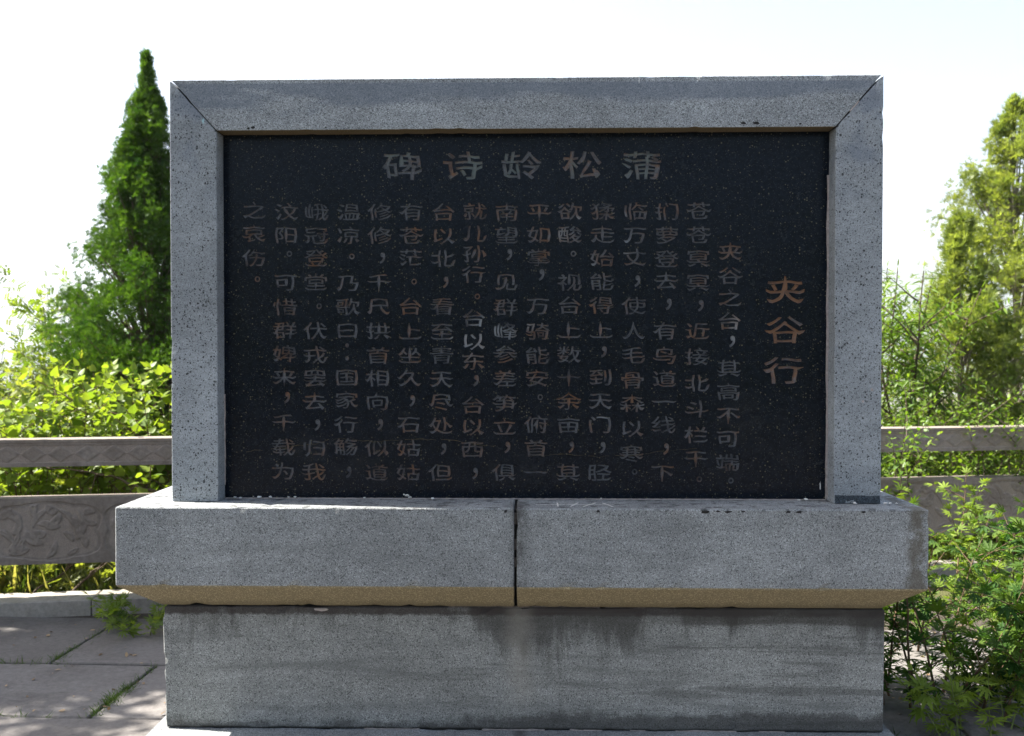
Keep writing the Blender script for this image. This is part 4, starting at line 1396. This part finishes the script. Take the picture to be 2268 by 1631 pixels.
# feathery weeds low behind the kerb
n = 1000
x = rng.uniform(-4.4, 4.6, n); y = 6.36 + (x + 3) * .157 + rng.random(n) ** 1.5 * .8
pos = np.stack([x, y, scatter_z(x, y) + rng.uniform(.02, .26, n)], -1)
d = np.stack([rng.normal(0, .7, n), rng.normal(-.3, .7, n), rng.uniform(.2, 1, n)], -1)
me = merge_leaves('feathery_weeds', [leaves('g', 'pinnate', pos, d, rng.uniform(.07, .16, n), rng.normal(.6, .2, n), rng.normal(0, .5, n))])
tag(link('feathery_weeds', me, M['fine']), 'feathery low weeds between the grass behind the kerb', 'weeds', kind='stuff')
# weeds in the paving joints
def row_pt(x, y):
    px, py = x + 2, y - 5
    return (-2 + px * cr_ - py * sr_, 5 + px * sr_ + py * cr_)
js = []
def joint(xa, ya, xb, yb, n, w=.012, clump=3.0):
    for _ in range(n):
        t = random.random()
        if noise.noise(Vector((t * clump * 4, xa * 3, ya))) < random.uniform(-.1, .18) and n > 60: continue
        a, b2 = row_pt(xa + (xb - xa) * t, ya + (yb - ya) * t)
        js.append((a + random.gauss(0, w), b2 + random.gauss(0, w), -.012))
joint(-2.36, 5.06, -2.36, 5.50, 420, .016); joint(-3.0, 5.04, -2.25, 5.04, 420, .012); joint(-2.36, 5.5, -2.36, 5.9, 60)
joint(-1.80, 4.33, -1.80, 4.75, 620, .018); joint(-2.6, 4.315, -1.7, 4.315, 160, .006); joint(-1.8, 4.75, -1.8, 5.0, 60, .008)
joint(1.6, 5.04, 4.0, 5.04, 300, .014); joint(1.6, 4.315, 4.0, 4.315, 300, .014)
js = np.array(js)
n = len(js)
grass('joint_weeds', js, rng.uniform(.025, .062, n), np.clip(rng.normal(.5, .25, n), 0, 1), 'weed', 'short green weeds growing in the paving joints', 'weeds', lean=.9)
# dry leaves and grit on the paving by the right plants and in the joints
n = 1000
x = np.concatenate([rng.uniform(1.6, 3.6, n - 300), rng.uniform(-3, -1.4, 300)]); y = np.concatenate([rng.uniform(4.2, 6.5, n - 300), rng.uniform(4.3, 6.0, 300)])
keep = np.concatenate([rng.random(n - 300) < .6, np.abs(np.sin(np.arange(300))) < .4])
x, y = x[keep], y[keep]; n = len(x)
pos = np.stack([x, y, np.full(n, .004)], -1)
d = np.stack([rng.normal(0, 1, n), rng.normal(0, 1, n), rng.normal(0, .12, n)], -1)
M['dry'] = m_leaf('dry_leaves', (.16, .10, .05), (.36, .26, .15), .2, (1, .9, .7))
me = merge_leaves('leaf_litter', [leaves('g', 'oval', pos, d, rng.uniform(.012, .035, n), rng.random(n), rng.normal(0, .4, n))])
tag(link('leaf_litter', me, M['dry']), 'small dry fallen leaves scattered on the paving', 'leaf litter', kind='stuff')

# ------------------------------------------------------------------ tree above the left paving: its crown is out of frame, its dappled shade is not
def shade_tree(loc, label, hgt, blobs, count, seed):
    rr = np.random.default_rng(seed)
    root = empty('shade_tree', loc); tag(root, label, 'tree')
    tb = Tubes()
    tr = bent((0, 0, 0), (.05, 0, 1), hgt, 8, .04); tb.add(tr, taper(.13, .07, 9), 9)
    P_, D_ = [], []
    for i in range(count):
        u = rr.normal(0, 1, 3); u /= np.linalg.norm(u); u *= rr.random() ** .4
        c, r = blobs[i % len(blobs)]
        e = Vector([c[k] + u[k] * r[k] for k in range(3)])
        s0 = tr[5 + i % 4]
        mid = s0.lerp(e, .5) + Vector((0, 0, .2))
        tb.add([s0, mid, e], [.035, .02, .006], 5)
        k = 80
        P_.append(np.array(e)[None, :] + rr.normal(0, .13, (k, 3)) * np.array([1.3, .9, .7]))
        D_.append(rr.normal(0, 1, (k, 3)) * np.array([1, 1, .35]))
    P_ = np.concatenate(P_); D_ = np.concatenate(D_); n = len(P_)
    me = merge_leaves('crown', [leaves('l', 'oval', P_, D_, rr.uniform(.09, .15, n), rr.normal(.5, .2, n), rr.normal(0, .5, n))])
    tb.build('trunk', M['bark'], root); link('crown', me, M['lance'], root)
A = ((1.50, -.02, 5.6), (1.10, .60, .8)); B = ((1.0, -1.02, 5.6), (.90, .72, .8))
shade_tree((-7.6, 5.80, -.02), 'leafy tree beyond the left edge whose crown dapples the left paving', 4.4, [A, B, A], 88, 3)
D = ((1.3, -1.1, 6.0), (2.2, 1.3, .9))  # out-of-view crown, added to hold back skylight from the paving and stone fronts
shade_tree((-5.2, 2.75, -.02), 'unseen broad tree added left of the viewpoint to cut skylight over the paving', 4.6, [D], 220, 5)
C = ((1.75, -.35, 5.7), (1.35, .60, .8))  # out-of-view crown, added overhead to dim skylight on the left paving
shade_tree((-5.45, 6.05, -.02), 'unseen tree added above the left end of the railing to block skylight', 4.6, [C], 90, 6)

# trees that face the monument from behind the viewpoint (the polished tablet mirrors them)
src = None
for i, (x, y, k) in enumerate(((-6.2, -8.4, 1.25), (-3.6, -9.2, 1.4), (-1.2, -8.6, 1.2), (1.3, -9.3, 1.35), (3.8, -8.5, 1.25), (6.3, -9.0, 1.4))):
    if src is None:
        src = [o for o in bpy.data.objects if o.name.startswith('juniper_tree') and 'tall loose' in o.get('label', '')][0]
    r = src.copy(); COL.objects.link(r)
    r.location = (x, y, -.1); r.rotation_euler = (0, 0, i * 1.7); r.scale = (k * 1.15, k * 1.15, k * .82)
    r['label'] = ('juniper behind the viewpoint facing the tablet, ' + ('leftmost of the row', 'second from the left', 'left of the middle', 'right of the middle', 'second from the right', 'rightmost of the row')[i])
    r['group'] = 'junipers behind the viewpoint'
    for ch in list(src.children):
        c = ch.copy(); COL.objects.link(c); c.parent = r

# ------------------------------------------------------------------ haze over the far hills
def make_haze():
    bm = bmesh.new()
    bmesh.ops.create_cube(bm, size=1)
    bmesh.ops.scale(bm, vec=(5600, 4700, 420), verts=bm.verts)
    bmesh.ops.translate(bm, vec=(0, 2100, 120), verts=bm.verts)
    m = mat('haze_air'); t = NT(m)
    pv = t.n('ShaderNodeVolumePrincipled')
    pv.inputs['Color'].default_value = (.86, .91, 1.0, 1)
    pv.inputs['Density'].default_value = .00035
    pv.inputs['Anisotropy'].default_value = .2
    o = t.n('ShaderNodeOutputMaterial'); t.l(pv.outputs[0], o.inputs['Volume'])
    tag(link('haze', bm_mesh('haze', bm), m), 'pale bluish summer haze lying over the distant hills', 'haze', kind='stuff')
make_haze()
